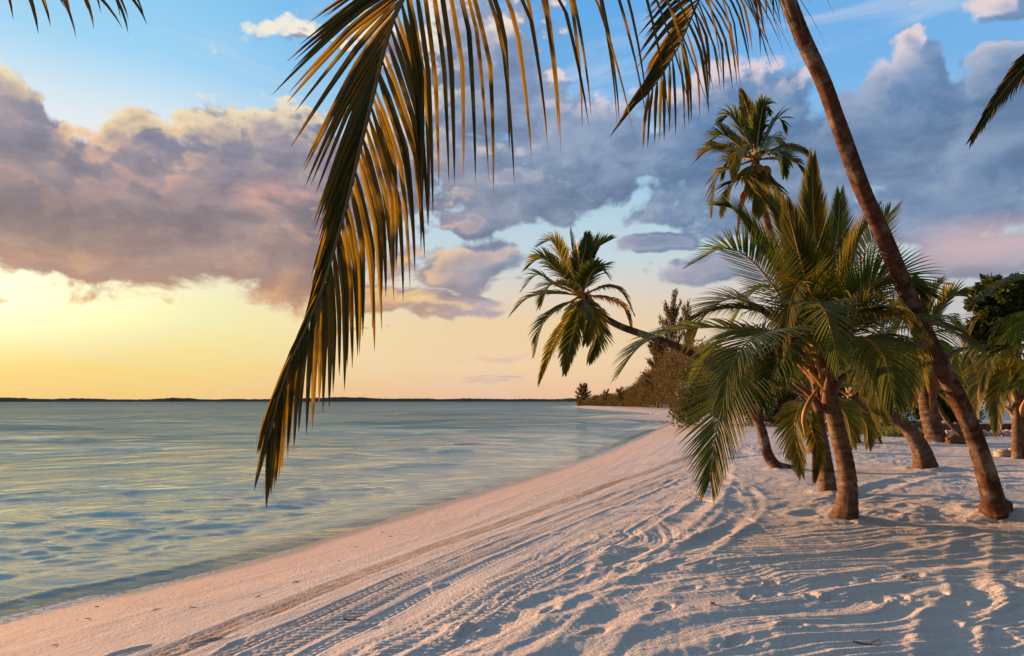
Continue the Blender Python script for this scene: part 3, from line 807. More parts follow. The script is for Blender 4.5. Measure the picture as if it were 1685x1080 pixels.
def smoothf(x, a, b):
    t = min(max((x - a) / (b - a), 0), 1)
    return t * t * (3 - 2 * t)

def trunk(parent, pts, rad, mat, seg=20, step=0.035, ring=0.03, ringlen=0.09, base=0.0, baseh=0.05, lump=0.05, seed=1, name='trunk'):
    """base: extra swelling at the foot (fraction), over the lowest baseh part of the length"""
    raw = spline(pts, 10)
    _, L = resample(raw, 10)
    n = max(12, int(L / step))
    path, L = resample(raw, n)
    rnd = random.Random(seed)
    ph = [rnd.uniform(0, 6.28) for _ in range(6)]
    def shape(t, a, i):
        s = t * L
        e = math.exp(-t / baseh)
        flare = 1 + base * e * (0.9 + 0.18 * math.sin(3 * a + ph[0]) + 0.12 * math.sin(8 * a + ph[1]) + 0.08 * math.sin(17 * a + s * 9) + 0.10 * e * math.sin(11 * a + ph[3]) * math.sin(s * 30 + 3 * a))
        rg = ((s / ringlen + 0.12 * math.sin(a + ph[2]) + 0.25 * math.sin(s * 3.1 + ph[3])) % 1.0)
        rr_ = 1 + ring * (1.0 - 1.6 * rg if rg > 0.12 else -0.9 + 10 * rg) * (0.5 + 0.9 * abs(math.sin(s * 5.3 + a)))
        return flare * rr_ * (1 + lump * math.sin(2 * a + s * 1.7 + ph[4]) * math.sin(s * 2.3 + ph[5]) + lump * 0.5 * math.sin(5 * a + s * 6))
    mb = MB()
    tube(mb, path, rad, seg, True, shape)
    for i_ in range(len(mb.t)): mb.t[i_] *= L
    return mb.build(name, mat, parent, True, True)

def roots(parent, c, r, n, mat, seed):
    rnd = random.Random(seed)
    mb = MB()
    for k in range(n):
        a = 2 * math.pi * (k + rnd.uniform(-0.3, 0.3)) / n
        d = Vector((math.cos(a), math.sin(a), 0))
        L_ = rnd.uniform(0.05, 0.14) + r * 0.25
        p0 = Vector(c) + d * r * 0.85 + Vector((0, 0, rnd.uniform(0.05, 0.12)))
        tube(mb, spline([p0, p0 + d * L_ * 0.5 + Vector((0, 0, -0.03)), p0 + d * L_ + Vector((0, 0, -0.2))], 4), rnd.uniform(0.012, 0.028), 6)
    return mb.build('root', mat, parent, True, False)

def coconuts(parent, c, n, spread, r, mat, seed, drop=0.3):
    rnd = random.Random(seed)
    for k in range(n):
        mb = MB()
        a = rnd.uniform(0, 6.28)
        p = Vector(c) + Vector((math.cos(a) * spread, math.sin(a) * spread, -drop * rnd.uniform(0.2, 1.0)))
        rr_ = r * rnd.uniform(0.8, 1.1)
        path = [p + Vector((0, 0, rr_ * 1.2 * math.cos(math.pi * j / 8))) for j in range(9)]
        tube(mb, path, lambda t: rr_ * max(math.sin(math.pi * t), 0.02) ** 0.8, 10, False, lambda t, a_, i: 1 + 0.05 * math.cos(3 * a_))
        mb.build('coconut', mat, parent, True, False)

def sheath(parent, c, axis, r, mat, seed, n=9, L=0.45):
    """stubs of old leaf bases round the neck of the trunk"""
    rnd = random.Random(seed)
    axis = Vector(axis).normalized()
    s0 = axis.cross(Vector((0.2, 1, 0.1))).normalized(); u0 = s0.cross(axis)
    for k in range(n):
        a = k * 2.4; h = -L * 0.7 + L * 1.1 * k / n
        d = s0 * math.cos(a) + u0 * math.sin(a)
        p = Vector(c) + axis * h + d * r * 0.55
        l_ = L * rnd.uniform(0.5, 0.95)
        mb = MB()
        tube(mb, spline([p, p + axis * l_ * 0.5 + d * r * 0.55, p + axis * l_ * 0.95 + d * (r * 0.9 + l_ * 0.35)], 4), lambda t: r * 0.42 * (1 - 0.75 * t), 7)
        mb.build('leaf_base', mat, parent, True, False)

def auto_fronds(root, c, L, n, seed, elev=(-50, 75), az=(0, 360), leaf=0.55, wid=0.045, npl=34, mats=(ML_green,), stem=None, sag=0.5, segs=3, rib=0.02, fold=False, **kw):
    rnd = random.Random(seed)
    for k in range(n):
        a = R(az[0] + (az[1] - az[0]) * ((k * 0.618) % 1.0) + rnd.uniform(-10, 10))
        e = R(elev[0] + (elev[1] - elev[0]) * (k + 0.5) / n + rnd.uniform(-6, 6))
        l_ = L * rnd.uniform(0.85, 1.08)
        d = Vector((math.cos(a) * math.cos(e), math.sin(a) * math.cos(e), math.sin(e)))
        pts = [Vector(c)]
        p = Vector(c); dd = d.copy()
        for j in range(5):
            p = p + dd * l_ / 5; pts.append(p.copy())
            dd = (dd + Vector((0, 0, -1)) * sag * 0.42 * (0.6 + math.cos(e))).normalized()
        frond(root, pts, leaf * L, wid, npl, rnd.choice(mats), stem, out=(0.85, 0.85), fwd=(0.7, 0.7), droop=(0.75, 0.75), rib=rib, segs=segs, fold=fold, seed=seed * 100 + k, **kw)

def fr_px(root, base, pts, **kw):
    if root.get('category') and root is globals().get('B'): kw['leaf'] = kw['leaf'] * 1.22; kw['droop'] = tuple(v * (0.62 if v < 0.8 else 0.9) for v in kw.get('droop', (0.6, 0.6)))
    """frond whose midrib passes the given (pixel x, pixel y, distance) places, starting at base"""
    P = [Vector(base)] + [at(*p) for p in pts]
    return frond(root, P, **kw)

# ================================================================== the palms
# A: the tall palm leaning in from the right, crown above the picture
def px_pts(l): return [at(*p) for p in l]
bA = on_z(1634, 846, 0.0); bA.z = H(bA.x, bA.y)
trA = [bA + Vector((0.03, 0, -0.15)), at(1632, 812, 9.05), at(1612, 745, 9.0), at(1583, 670, 8.9), at(1545, 595, 8.75), at(1500, 500, 8.5), at(1458, 400, 8.2), at(1410, 290, 7.9),
       at(1360, 150, 7.5), at(1320, 60, 7.2), at(1290, -20, 7.0), at(1258, -130, 6.7)]
A = root_at('palm_tree', bA, 'tall leaning palm whose long bare trunk crosses the right side, its fronds hanging top centre', 'palm tree')
trunk(A, trA, lambda t: 0.122 - 0.044 * t ** 0.8, MT_red, 28, 0.03, 0.022, 0.085, base=1.6, baseh=0.060, lump=0.05, seed=3)
cA = at(1252, -150, 6.65)
sheath(A, cA, (-0.3, -0.3, 1), 0.13, MS_husk, 4)
IMR = (1.0, 0.12, 0.0)
# the big frond hanging down the middle of the picture
fr_px(A, cA, [(1150, -215, 5.4), (1020, -190, 4.7), (870, -140, 4.15), (750, -80, 3.85), (660, 0, 3.7), (606, 190, 3.68), (567, 350, 3.65), (525, 490, 3.6), (476, 600, 3.55), (450, 685, 3.5), (442, 722, 3.5)],
      leaf=1.82, wid=0.037, n=116, lscale=0.82, mat=ML_hero, stem=MS_olive, out=(1.0, 0.50), fwd=(0.38, 0.95), droop=(0.99, 0.3), kink=0.62, start=0.12, oute=0.80, lean=1.15, rib=0.034, segs=8,
      side=(1.0, 0.25, 0.12), jitter=0.09, tipk=0.20, seed=21, basek=0.95, twist=0.22)
# the smaller frond to its right, its tip hanging near (1030, 200)
fr_px(A, cA, [(1222, -180, 6.2), (1190, -90, 5.7), (1152, -5, 5.4), (1120, 70, 5.3), (1088, 125, 5.25), (1062, 160, 5.2)],
      leaf=0.95, wid=0.036, n=46, mat=ML_hero, stem=MS_olive, out=(1.1, 0.75), fwd=(0.2, 0.85), droop=(0.93, 0.3), kink=0.7, start=0.12, rib=0.026, segs=6,
      side=(1.0, 0.2, 0.1), tipk=0.5, seed=22, basek=0.9, twist=0.3)
fr_px(A, cA, [(1290, -230, 6.8), (1330, -190, 7.0), (1372, -110, 7.1), (1392, -50, 7.1)], leaf=0.6, wid=0.045, n=30, mat=ML_hero, stem=MS_olive, droop=(0.9, 0.9), kink=0.5, start=0.2, segs=5, seed=23)
fr_px(A, cA, [(1190, -200, 7.2), (1130, -150, 7.5), (1090, -90, 7.7), (1075, -40, 7.8)], leaf=0.62, wid=0.045, n=30, mat=ML_hero, stem=MS_olive, droop=(0.9, 0.9), kink=0.5, start=0.2, segs=5, seed=24)
auto_fronds(A, cA, 3.6, 9, 31, elev=(30, 78), az=(-60, 120), leaf=0.22, wid=0.05, npl=40, mats=(ML_green, ML_hero), segs=4, sag=0.25)

# B: the short palm with the great crown, right of the middle
bB = on_z(1388, 858, 0.0); bB.z = H(bB.x, bB.y)
dB = bB.y
B = root_at('palm_tree', bB, 'short palm with ringed trunk and the biggest bushy crown, fronds sweeping almost to the sand', 'palm tree')
trB = [bB + Vector((-0.02, 0, -0.15)), at(1394, 826, dB), at(1393, 775, dB), at(1376, 700, dB), at(1362, 640, dB), at(1356, 600, dB), at(1352, 570, dB)]
trunk(B, trB, lambda t: 0.114 - 0.010 * t, MT_grey, 28, 0.02, 0.05, 0.105, base=1.35, baseh=0.095, lump=0.03, seed=8)
cB = at(1352, 585, dB)
sheath(B, at(1355, 625, dB), (-0.05, 0, 1), 0.17, MS_husk, 9, 11, 0.6)
Y = dB
kB = dict(wid=0.031, n=64, segs=5, rib=0.026, fold=True, out=(1.0, 1.0), fwd=(0.5, 0.5), jitter=0.04, lift=0.12, twist=0.15)
FB = [
    ([(1346, 450, Y), (1338, 345, Y - .1), (1337, 268, Y - .15)], dict(leaf=.55, out=(.55, .55), fwd=(1, 1), droop=(.05, .05), mat=ML_yellow)),
    ([(1322, 450, Y + .3), (1290, 365, Y + .4), (1248, 312, Y + .4)], dict(leaf=.58, out=(.75, .75), fwd=(1, 1), droop=(.1, .1), mat=ML_yellow)),
    ([(1310, 480, Y + .4), (1262, 410, Y + .6), (1215, 350, Y + .7), (1185, 338, Y + .7)], dict(leaf=.6, out=(.5, .5), fwd=(1, 1), droop=(.2, .2), mat=ML_green)),
    ([(1290, 495, Y - .2), (1240, 432, Y - .3), (1195, 408, Y - .4), (1150, 428, Y - .4)], dict(leaf=.66, out=(1.1, 1.1), fwd=(.35, .35), droop=(.10, .10))),
    ([(1275, 530, Y + .3), (1215, 492, Y + .4), (1165, 510, Y + .4), (1135, 560, Y + .4)], dict(leaf=.62, droop=(.5, .5), mat=ML_yellow)),
    ([(1230, 545, Y + .1), (1130, 540, Y + .1), (1060, 565, Y), (1025, 605, Y)], dict(leaf=.72, out=(.8, .8), droop=(.55, .55))),
    ([(1262, 592, Y - .6), (1208, 630, Y - 1.0), (1180, 705, Y - 1.2), (1168, 792, Y - 1.3)], dict(leaf=.74, out=(.9, .9), fwd=(.55, .55), droop=(.3, .3), roll=0.25)),
    ([(1340, 500, Y - .5), (1322, 462, Y - .8), (1300, 500, Y - 1.1), (1288, 575, Y - 1.25)], dict(leaf=.5, out=(.6, .6), droop=(.3, .3), mat=ML_yellow)),
    ([(1400, 480, Y + .3), (1425, 415, Y + .4), (1448, 372, Y + .4), (1462, 352, Y + .4)], dict(leaf=.66, out=(1, 1), fwd=(.35, .35), droop=(.05, .05))),
    ([(1388, 465, Y - .2), (1412, 395, Y - .3), (1440, 352, Y - .3)], dict(leaf=.56, out=(.8, .8), fwd=(1, 1), droop=(.1, .1), mat=ML_yellow)),
    ([(1400, 520, Y - .6), (1448, 502, Y - .9), (1492, 530, Y - 1.1), (1518, 610, Y - 1.2)], dict(leaf=.72, droop=(.85, .85), mat=ML_yellow)),
    ([(1410, 545, Y + .5), (1470, 520, Y + .9), (1530, 545, Y + 1.2), (1570, 610, Y + 1.3)], dict(leaf=.7, droop=(.8, .8))),
    ([(1365, 470, Y + .6), (1378, 390, Y + .9), (1382, 322, Y + 1.1)], dict(leaf=.55, out=(.7, .7), fwd=(.9, .9), droop=(.1, .1))),
    ([(1330, 520, Y + 1.0), (1290, 470, Y + 1.7), (1240, 480, Y + 2.2), (1200, 540, Y + 2.5)], dict(leaf=.7, droop=(.7, .7))),
    ([(1370, 510, Y + 1.0), (1410, 460, Y + 1.7), (1470, 480, Y + 2.2), (1510, 550, Y + 2.4)], dict(leaf=.7, droop=(.7, .7))),
    ([(1350, 520, Y + 1.2), (1345, 465, Y + 2.0), (1340, 470, Y + 2.8), (1335, 530, Y + 3.2)], dict(leaf=.7, droop=(.7, .7))),
    ([(1310, 560, Y - .5), (1265, 545, Y - 1.2), (1215, 580, Y - 1.7), (1190, 650, Y - 1.8)], dict(leaf=.66, droop=(.7, .7))),
    ([(1390, 570, Y - .5), (1420, 555, Y - 1.0), (1455, 590, Y - 1.4), (1470, 660, Y - 1.5)], dict(leaf=.62, droop=(.8, .8))),
    ([(1380, 590, Y + .6), (1415, 595, Y + 1.2), (1440, 640, Y + 1.5), (1450, 690, Y + 1.6)], dict(leaf=.6, droop=(.8, .8), mat=ML_yellow)),
    ([(1330, 480, Y - .3), (1310, 400, Y - .5), (1296, 345, Y - .6)], dict(leaf=.56, out=(.5, .5), fwd=(1, 1), droop=(.1, .1), mat=ML_yellow)),
    ([(1380, 530, Y - .3), (1430, 470, Y - .6), (1480, 455, Y - .8), (1520, 480, Y - .8)], dict(leaf=.66, droop=(.5, .5))),
    ([(1300, 560, Y + .8), (1240, 540, Y + 1.4), (1180, 565, Y + 1.9), (1140, 620, Y + 2.1)], dict(leaf=.66, droop=(.75, .75))),
    ([(1345, 545, Y - .6), (1342, 500, Y - 1.3), (1360, 520, Y - 1.9), (1380, 600, Y - 2.1)], dict(leaf=.5, droop=(.6, .6), n=50)),
]
for k, (pts, kw) in enumerate(FB):
    a = dict(kB); a['seed'] = 200 + k; a.update(kw)
    fr_px(B, cB, pts, **a)
auto_fronds(B, cB, 2.2, 6, 207, elev=(15, 65), az=(0, 360), leaf=0.30, wid=0.032, npl=66, mats=(ML_green, ML_yellow), segs=4, sag=0.6, rib=.024, fold=True)
# cut leaf stalks and young nuts under the crown
for k, (dx_, dz_) in enumerate([(-0.25, 0.25), (-0.16, 0.42), (0.14, 0.36), (0.05, 0.5)]):
    mb = MB(); p = at(1356, 640, dB - 0.1)
    tube(mb, spline([p, p + Vector((dx_ * 0.5, -0.05, dz_ * 0.6)), p + Vector((dx_, -0.12, dz_))], 4), lambda t: 0.035 * (1 - 0.5 * t), 8)
    mb.build('leaf_stalk', MS_orange, B, True, False)
mb = MB(); p = at(1340, 700, dB - 0.25)
tube(mb, spline([at(1345, 640, dB - 0.1), at(1330, 665, dB - .3), at(1322, 690, dB - .3), at(1326, 722, dB - .3)], 5), lambda t: 0.035 * math.sin(math.pi * (0.1 + 0.88 * t)), 8)
mb.build('flower_spathe', MS_orange, B, True, False)

# C: the palm leaning far out to the left over the beach
bC = on_z(1288, 773, 0.0); bC.z = H(bC.x, bC.y); Y = bC.y
C_ = root_at('palm_tree', bC, 'slender palm bent far left over the beach, round crown alone against the pale sky', 'palm tree')
trunk(C_, [bC + Vector((0.25, 0, -0.12)), at(1278, 768, Y), at(1262, 745, Y), at(1250, 700, Y), at(1215, 640, Y), at(1150, 590, Y), at(1095, 563, Y), at(1050, 548, Y), at(1010, 532, Y), at(975, 508, Y), at(962, 488, Y)],
      lambda t: 0.120 - 0.045 * t, MT_red, 18, 0.05, 0.035, 0.12, base=0.55, baseh=0.05, seed=12)
cC = at(958, 486, Y)
sheath(C_, at(966, 496, Y), (-0.8, 0, 0.6), 0.12, MS_orange, 13, 8, 0.4)
kC = dict(wid=0.055, n=42, segs=4, rib=0.026, fold=False, leaf=.62, out=(.75, .75), fwd=(.75, .75), droop=(.5, .5), basek=.6)
FC = [
    ([(945, 430, Y), (938, 385, Y)], dict(droop=(.1, .1), out=(.45, .45))), ([(932, 440, Y + .4), (912, 398, Y + .5), (890, 402, Y + .5)], dict(mat=ML_yellow)),
    ([(922, 450, Y - .3), (893, 425, Y - .4), (868, 440, Y - .4)], dict(mat=ML_yellow)), ([(965, 440, Y + .2), (980, 410, Y + .2), (1003, 395, Y + .2)], dict(droop=(.1, .1), out=(.45, .45))),
    ([(915, 470, Y + .3), (885, 452, Y + .4), (862, 474, Y + .4)], {}), ([(910, 483, Y), (870, 490, Y), (843, 515, Y)], dict(mat=ML_yellow)),
    ([(925, 505, Y - .3), (895, 530, Y - .4), (880, 580, Y - .4)], {}), ([(940, 520, Y + .2), (910, 570, Y + .2), (888, 628, Y + .2)], dict(mat=ML_yellow, leaf=.5)),
    ([(950, 530, Y - .3), (938, 570, Y - .3), (930, 610, Y - .3)], dict(leaf=.55)), ([(975, 525, Y + .4), (982, 550, Y + .5), (970, 590, Y + .5)], {}),
    ([(995, 472, Y), (1022, 480, Y), (1042, 515, Y)], dict(leaf=.4, droop=(.8, .8))), ([(995, 490, Y + .3), (1025, 505, Y + .4), (1040, 545, Y + .4)], dict(mat=ML_dry, leaf=.4, droop=(.8, .8), stem=MS_orange)),
    ([(970, 455, Y - .6), (985, 440, Y - .9), (998, 452, Y - 1.0)], {}), ([(930, 470, Y - .7), (905, 470, Y - 1.1), (890, 500, Y - 1.2)], dict(mat=ML_yellow)),
    ([(945, 450, Y + .7), (940, 430, Y + 1.2), (925, 440, Y + 1.5)], {}), ([(965, 500, Y - .5), (975, 520, Y - .9), (965, 560, Y - 1.0)], dict(mat=ML_yellow)),
    ([(950, 510, Y + .8), (945, 525, Y + 1.2), (935, 560, Y + 1.3)], {}), ([(955, 445, Y - .2), (962, 415, Y - .3), (965, 392, Y - .3)], dict(droop=(.15, .15), out=(.45, .45))),
]
for k, (pts, kw) in enumerate(FC):
    a = dict(kC); a['seed'] = 300 + k; a.update(kw); fr_px(C_, cC, pts, **a)
coconuts(C_, at(968, 505, Y), 7, 0.17, 0.10, MS_nut, 14)

# D: the tall palm far behind, crown against the grey cloud
Y = 22.0
bD = on_z(1352, 742, 0.0); bD = Vector((bD.x, Y, 0)); bD.x = at(1338, 742, Y).x; bD.z = H(bD.x, bD.y)
D_ = root_at('palm_tree', bD, 'distant tall palm, ragged crown with coconuts high above the bushy palm against grey cloud', 'palm tree')
trunk(D_, [bD + Vector((0, 0, -0.15)), at(1338, 700, Y), at(1325, 600, Y), at(1300, 500, Y), at(1272, 400, Y), at(1250, 320, Y), at(1243, 262, Y)], lambda t: 0.17 - 0.05 * t, MT_dark, 14, 0.08, 0.03, 0.14, base=0.6, baseh=0.03, seed=15)
cD = at(1243, 262, Y)
kD = dict(wid=0.085, n=36, segs=4, rib=0.035, fold=False, leaf=.85, out=(.7, .7), fwd=(.8, .8), droop=(.55, .55), basek=.6)
FD = [
    ([(1238, 210, Y), (1222, 155, Y)], dict(droop=(.1, .1), out=(.35, .35), mat=ML_yellow)), ([(1225, 220, Y + .5), (1205, 190, Y + .6), (1185, 200, Y + .6)], dict()),
    ([(1210, 235, Y), (1185, 222, Y), (1160, 245, Y)], dict()), ([(1200, 250, Y - .5), (1170, 245, Y - .6), (1145, 265, Y - .6)], dict(mat=ML_yellow)),
    ([(1210, 275, Y), (1180, 290, Y), (1172, 350, Y)], dict(mat=ML_yellow)), ([(1225, 290, Y - .5), (1205, 305, Y - .6), (1190, 350, Y - .6)], dict(mat=ML_yellow)),
    ([(1235, 300, Y + .2), (1222, 330, Y + .2), (1213, 388, Y + .2)], dict(mat=ML_dry, leaf=.3, droop=(.95, .95))), ([(1262, 225, Y), (1280, 195, Y), (1290, 212, Y)], dict()),
    ([(1280, 245, Y), (1310, 245, Y), (1338, 262, Y)], dict(leaf=.6, droop=(.8, .8))), ([(1275, 262, Y - .4), (1305, 265, Y - .5), (1325, 290, Y - .5)], dict(leaf=.6, droop=(.8, .8), mat=ML_yellow)),
    ([(1258, 290, Y), (1272, 310, Y), (1282, 350, Y)], dict()), ([(1245, 300, Y - .6), (1248, 320, Y - .7), (1246, 352, Y - .7)], dict(mat=ML_yellow)),
    ([(1250, 205, Y - .3), (1256, 175, Y - .4), (1262, 180, Y - .4)], dict(out=(.4, .4))), ([(1215, 260, Y + 1.5), (1200, 262, Y + 2), (1190, 290, Y + 2.2)], {}), ([(1265, 240, Y + 1), (1272, 225, Y + 1.8), (1290, 240, Y + 2.2)], {}),
    ([(1220, 245, Y - 1.0), (1212, 250, Y - 1.8), (1208, 290, Y - 2.0)], dict(mat=ML_yellow)), ([(1268, 250, Y - 1.0), (1285, 256, Y - 1.8), (1290, 285, Y - 2.0)], {}),
]
for k, (pts, kw) in enumerate(FD):
    a = dict(kD); a['seed'] = 400 + k; a.update(kw); fr_px(D_, cD, pts, **a)
coconuts(D_, at(1243, 275, Y), 9, 0.32, 0.16, MS_nut, 16, 0.5)

# E: the low palm just behind B, trunk leaning behind its trunk
bE = on_z(1362, 812, 0.0); bE.z = H(bE.x, bE.y); Y = bE.y
E_ = root_at('palm_tree', bE, 'small palm close behind the bushy one, orange brown trunk half hidden by its ringed trunk', 'palm tree')
trunk(E_, [bE + Vector((0, 0, -0.12)), at(1361, 790, Y), at(1354, 745, Y), at(1346, 700, Y), at(1338, 668, Y)], lambda t: 0.135 - 0.02 * t, MT_grey, 20, 0.03, 0.05, 0.10, base=0.3, baseh=0.1, seed=17)
cE = at(1337, 660, Y)
sheath(E_, at(1340, 680, Y), (0, 0, 1), 0.14, MS_husk, 18, 8, 0.45)
for k, (pts, kw) in enumerate([
    ([(1322, 665, Y - .5), (1308, 700, Y - .7), (1318, 775, Y - .7)], dict(mat=ML_yellow)), ([(1300, 640, Y), (1278, 645, Y), (1262, 672, Y)], dict(leaf=.4)),
    ([(1318, 625, Y + .3), (1290, 600, Y + .4), (1250, 610, Y + .4)], {}), ([(1372, 640, Y), (1410, 640, Y), (1440, 690, Y)], {}),
    ([(1360, 660, Y + .5), (1390, 680, Y + .7), (1402, 730, Y + .7)], dict(mat=ML_yellow)),
    ([(1340, 620, Y + .5), (1345, 590, Y + .9), (1360, 580, Y + 1.1)], {}), ([(1335, 700, Y - .4), (1345, 740, Y - .45), (1340, 790, Y - .45)], dict(mat=ML_yellow, leaf=.3)),
    ([(1380, 625, Y + .8), (1420, 610, Y + 1.2), (1450, 640, Y + 1.4)], {}), ([(1300, 610, Y + 1.0), (1260, 600, Y + 1.5), (1225, 630, Y + 1.8)], {})]):
    a = dict(kC); a.update(dict(wid=.045, n=44, rib=.02, seed=500 + k, leaf=.55)); a.update(kw); fr_px(E_, cE, pts, **a)

# F: the palm with the swollen foot, bent to the left
bF = on_z(1521, 776, 0.0); bF.z = H(bF.x, bF.y); Y = bF.y
F_ = root_at('palm_tree', bF, 'bent palm with wide dark swollen foot, trunk curving left, between bushy and leaning palms', 'palm tree')
trunk(F_, [bF + Vector((0.02, 0, -0.12)), at(1520, 760, Y), at(1512, 735, Y), at(1498, 710, Y), at(1478, 692, Y), at(1450, 678, Y), at(1422, 668, Y), at(1400, 655, Y)], lambda t: 0.17 - 0.05 * t, MT_dark, 20, 0.04, 0.03, 0.12, base=0.80, baseh=0.22, seed=19)
cF = at(1398, 652, Y)
for k, (pts, kw) in enumerate([
    ([(1425, 638, Y - .8), (1462, 648, Y - 1.2), (1492, 678, Y - 1.3)], dict(droop=(.95, .95), leaf=.5)), ([(1370, 640, Y), (1340, 650, Y), (1322, 690, Y)], {}),
    ([(1385, 620, Y + .3), (1370, 590, Y + .4), (1350, 590, Y + .4)], {}), ([(1410, 615, Y), (1430, 590, Y), (1460, 590, Y)], {}), ([(1390, 670, Y - .6), (1385, 690, Y - .8), (1388, 735, Y - .8)], dict(mat=ML_yellow)),
    ([(1420, 630, Y + .8), (1460, 615, Y + 1.2), (1495, 640, Y + 1.3)], {}), ([(1400, 610, Y + .8), (1405, 580, Y + 1.3), (1420, 575, Y + 1.6)], {}), ([(1410, 675, Y + .6), (1425, 700, Y + .8), (1428, 730, Y + .8)], dict(mat=ML_yellow))]):
    a = dict(kC); a.update(dict(wid=.055, n=40, rib=.028, seed=600 + k, leaf=.62)); a.update(kw); fr_px(F_, cF, pts, **a)

# G: the stout ringed palm behind, lit orange
bG = on_z(1541, 731, 0.0); bG.z = H(bG.x, bG.y); Y = bG.y
G_p = root_at('palm_tree', bG, 'stout palm behind the swollen one, thick ringed trunk glowing orange on its left side', 'palm tree')
trunk(G_p, [bG + Vector((0.1, 0, -0.15)), at(1541, 722, Y), at(1534, 700, Y), at(1528, 675, Y), at(1524, 645, Y), at(1522, 600, Y), at(1522, 560, Y)], lambda t: 0.33 - 0.10 * t, MT_grey, 20, 0.05, 0.07, 0.2, base=0.28, baseh=0.15, seed=20)
cG = at(1522, 550, Y)
FG = [([(1515, 500, Y), (1508, 462, Y)], dict(droop=(.1, .1), out=(.4, .4))), ([(1532, 500, Y), (1545, 470, Y), (1558, 468, Y)], dict(droop=(.2, .2))), ([(1545, 515, Y - .5), (1565, 488, Y - .6), (1598, 484, Y - .6)], dict(mat=ML_yellow, droop=(.3, .3))),
      ([(1495, 515, Y), (1475, 505, Y), (1455, 535, Y)], {}), ([(1500, 560, Y), (1485, 580, Y), (1475, 640, Y)], {}), ([(1550, 545, Y), (1580, 545, Y), (1600, 590, Y)], {}), ([(1545, 570, Y - 1), (1560, 600, Y - 1.3), (1570, 660, Y - 1.4)], dict(mat=ML_yellow)),
      ([(1515, 580, Y - 1), (1508, 610, Y - 1.3), (1500, 665, Y - 1.4)], dict(mat=ML_yellow)), ([(1490, 540, Y - 1), (1465, 550, Y - 1.4), (1450, 600, Y - 1.5)], {}), ([(1540, 530, Y + 1), (1560, 520, Y + 2), (1585, 545, Y + 2.4)], {}),
      ([(1530, 575, Y - .5), (1535, 620, Y - .7), (1532, 680, Y - .7)], dict(mat=ML_dry, leaf=.5)), ([(1505, 530, Y + 1), (1485, 525, Y + 2), (1465, 560, Y + 2.4)], {})]
for k, (pts, kw) in enumerate(FG):
    a = dict(kD); a.update(dict(seed=700 + k, leaf=.9, wid=.1)); a.update(kw); fr_px(G_p, cG, pts, **a)

# H: palm at the right edge of the picture
bH = on_z(1692, 757, 0.0); bH.z = H(bH.x, bH.y); Y = bH.y
Hp = root_at('palm_tree', bH, 'palm at the right edge with a thin bright orange trunk and yellow green hanging fronds', 'palm tree')
trunk(Hp, [bH + Vector((0.05, 0, -0.12)), at(1688, 735, Y), at(1682, 700, Y), at(1676, 665, Y), at(1672, 620, Y), at(1670, 585, Y)], lambda t: 0.20 - 0.05 * t, MT_grey, 20, 0.04, 0.05, 0.14, base=0.5, baseh=0.12, seed=25)
cH = at(1670, 578, Y)
sheath(Hp, at(1676, 665, Y), (0, 0, 1), 0.2, MS_orange, 26, 7, 0.7)
FH = [([(1640, 530, Y), (1610, 525, Y), (1590, 565, Y)], dict(mat=ML_yellow)), ([(1660, 530, Y), (1650, 500, Y), (1625, 498, Y)], {}), ([(1685, 530, Y), (1700, 505, Y), (1730, 510, Y)], {}), ([(1640, 590, Y - .5), (1615, 620, Y - .6), (1605, 690, Y - .6)], dict(mat=ML_yellow)),
      ([(1655, 610, Y - .8), (1642, 650, Y - 1), (1640, 705, Y - 1)], dict(mat=ML_yellow)), ([(1695, 590, Y - .5), (1720, 620, Y - .6), (1730, 680, Y - .6)], {}), ([(1635, 560, Y + .6), (1600, 570, Y + 1), (1580, 620, Y + 1.2)], {}), ([(1690, 610, Y + .6), (1700, 650, Y + 1), (1702, 700, Y + 1)], dict(mat=ML_yellow)),
      ([(1665, 540, Y - 1), (1668, 530, Y - 1.8), (1672, 570, Y - 2.2)], {}), ([(1645, 575, Y - 1), (1625, 590, Y - 1.8), (1618, 640, Y - 2.0)], dict(mat=ML_yellow)), ([(1700, 560, Y), (1740, 560, Y), (1765, 610, Y)], {})]
for k, (pts, kw) in enumerate(FH):
    a = dict(kD); a.update(dict(seed=800 + k, leaf=.8, wid=.075)); a.update(kw); fr_px(Hp, cH, pts, **a)

# K: palm standing beyond the right edge; only frond tips reach in at the top
cK = at(1930, -60, 7.6); bK = Vector((cK.x + 0.9, 8.6, 0)); bK.z = H(bK.x, bK.y)
K_ = root_at('palm_tree', bK, 'palm outside the right edge, one arching frond tip hanging into the upper right sky', 'palm tree')
trunk(K_, [bK + Vector((0, 0, -0.15)), bK.lerp(cK, 0.35) + Vector((0.25, 0, 0)), bK.lerp(cK, 0.7) + Vector((0.15, 0, 0)), cK], lambda t: 0.17 - 0.06 * t, MT_dark, 16, 0.06, 0.03, 0.1, base=0.6, baseh=0.05, seed=27)
fr_px(K_, cK, [(1850, -30, 7.4), (1760, 40, 7.2), (1690, 105, 7.1), (1640, 165, 7.0), (1603, 222, 6.95)], leaf=.52, wid=.045, n=64, mat=ML_hero, stem=MS_olive, droop=(.85, .35), out=(.5, .4), fwd=(.8, 1.0), start=.15, segs=5, rib=.026, side=(1.0, .3, -.4), seed=901)
fr_px(K_, cK, [(1860, 80, 7.0), (1800, 200, 6.7), (1745, 320, 6.6), (1722, 385, 6.6)], leaf=.5, wid=.045, n=50, mat=ML_hero, stem=MS_olive, droop=(.4, .3), seed=902)
auto_fronds(K_, cK, 3.2, 9, 41, elev=(-10, 75), az=(-80, 80), leaf=0.24, wid=0.05, npl=36, mats=(ML_green,), segs=4, sag=0.3)

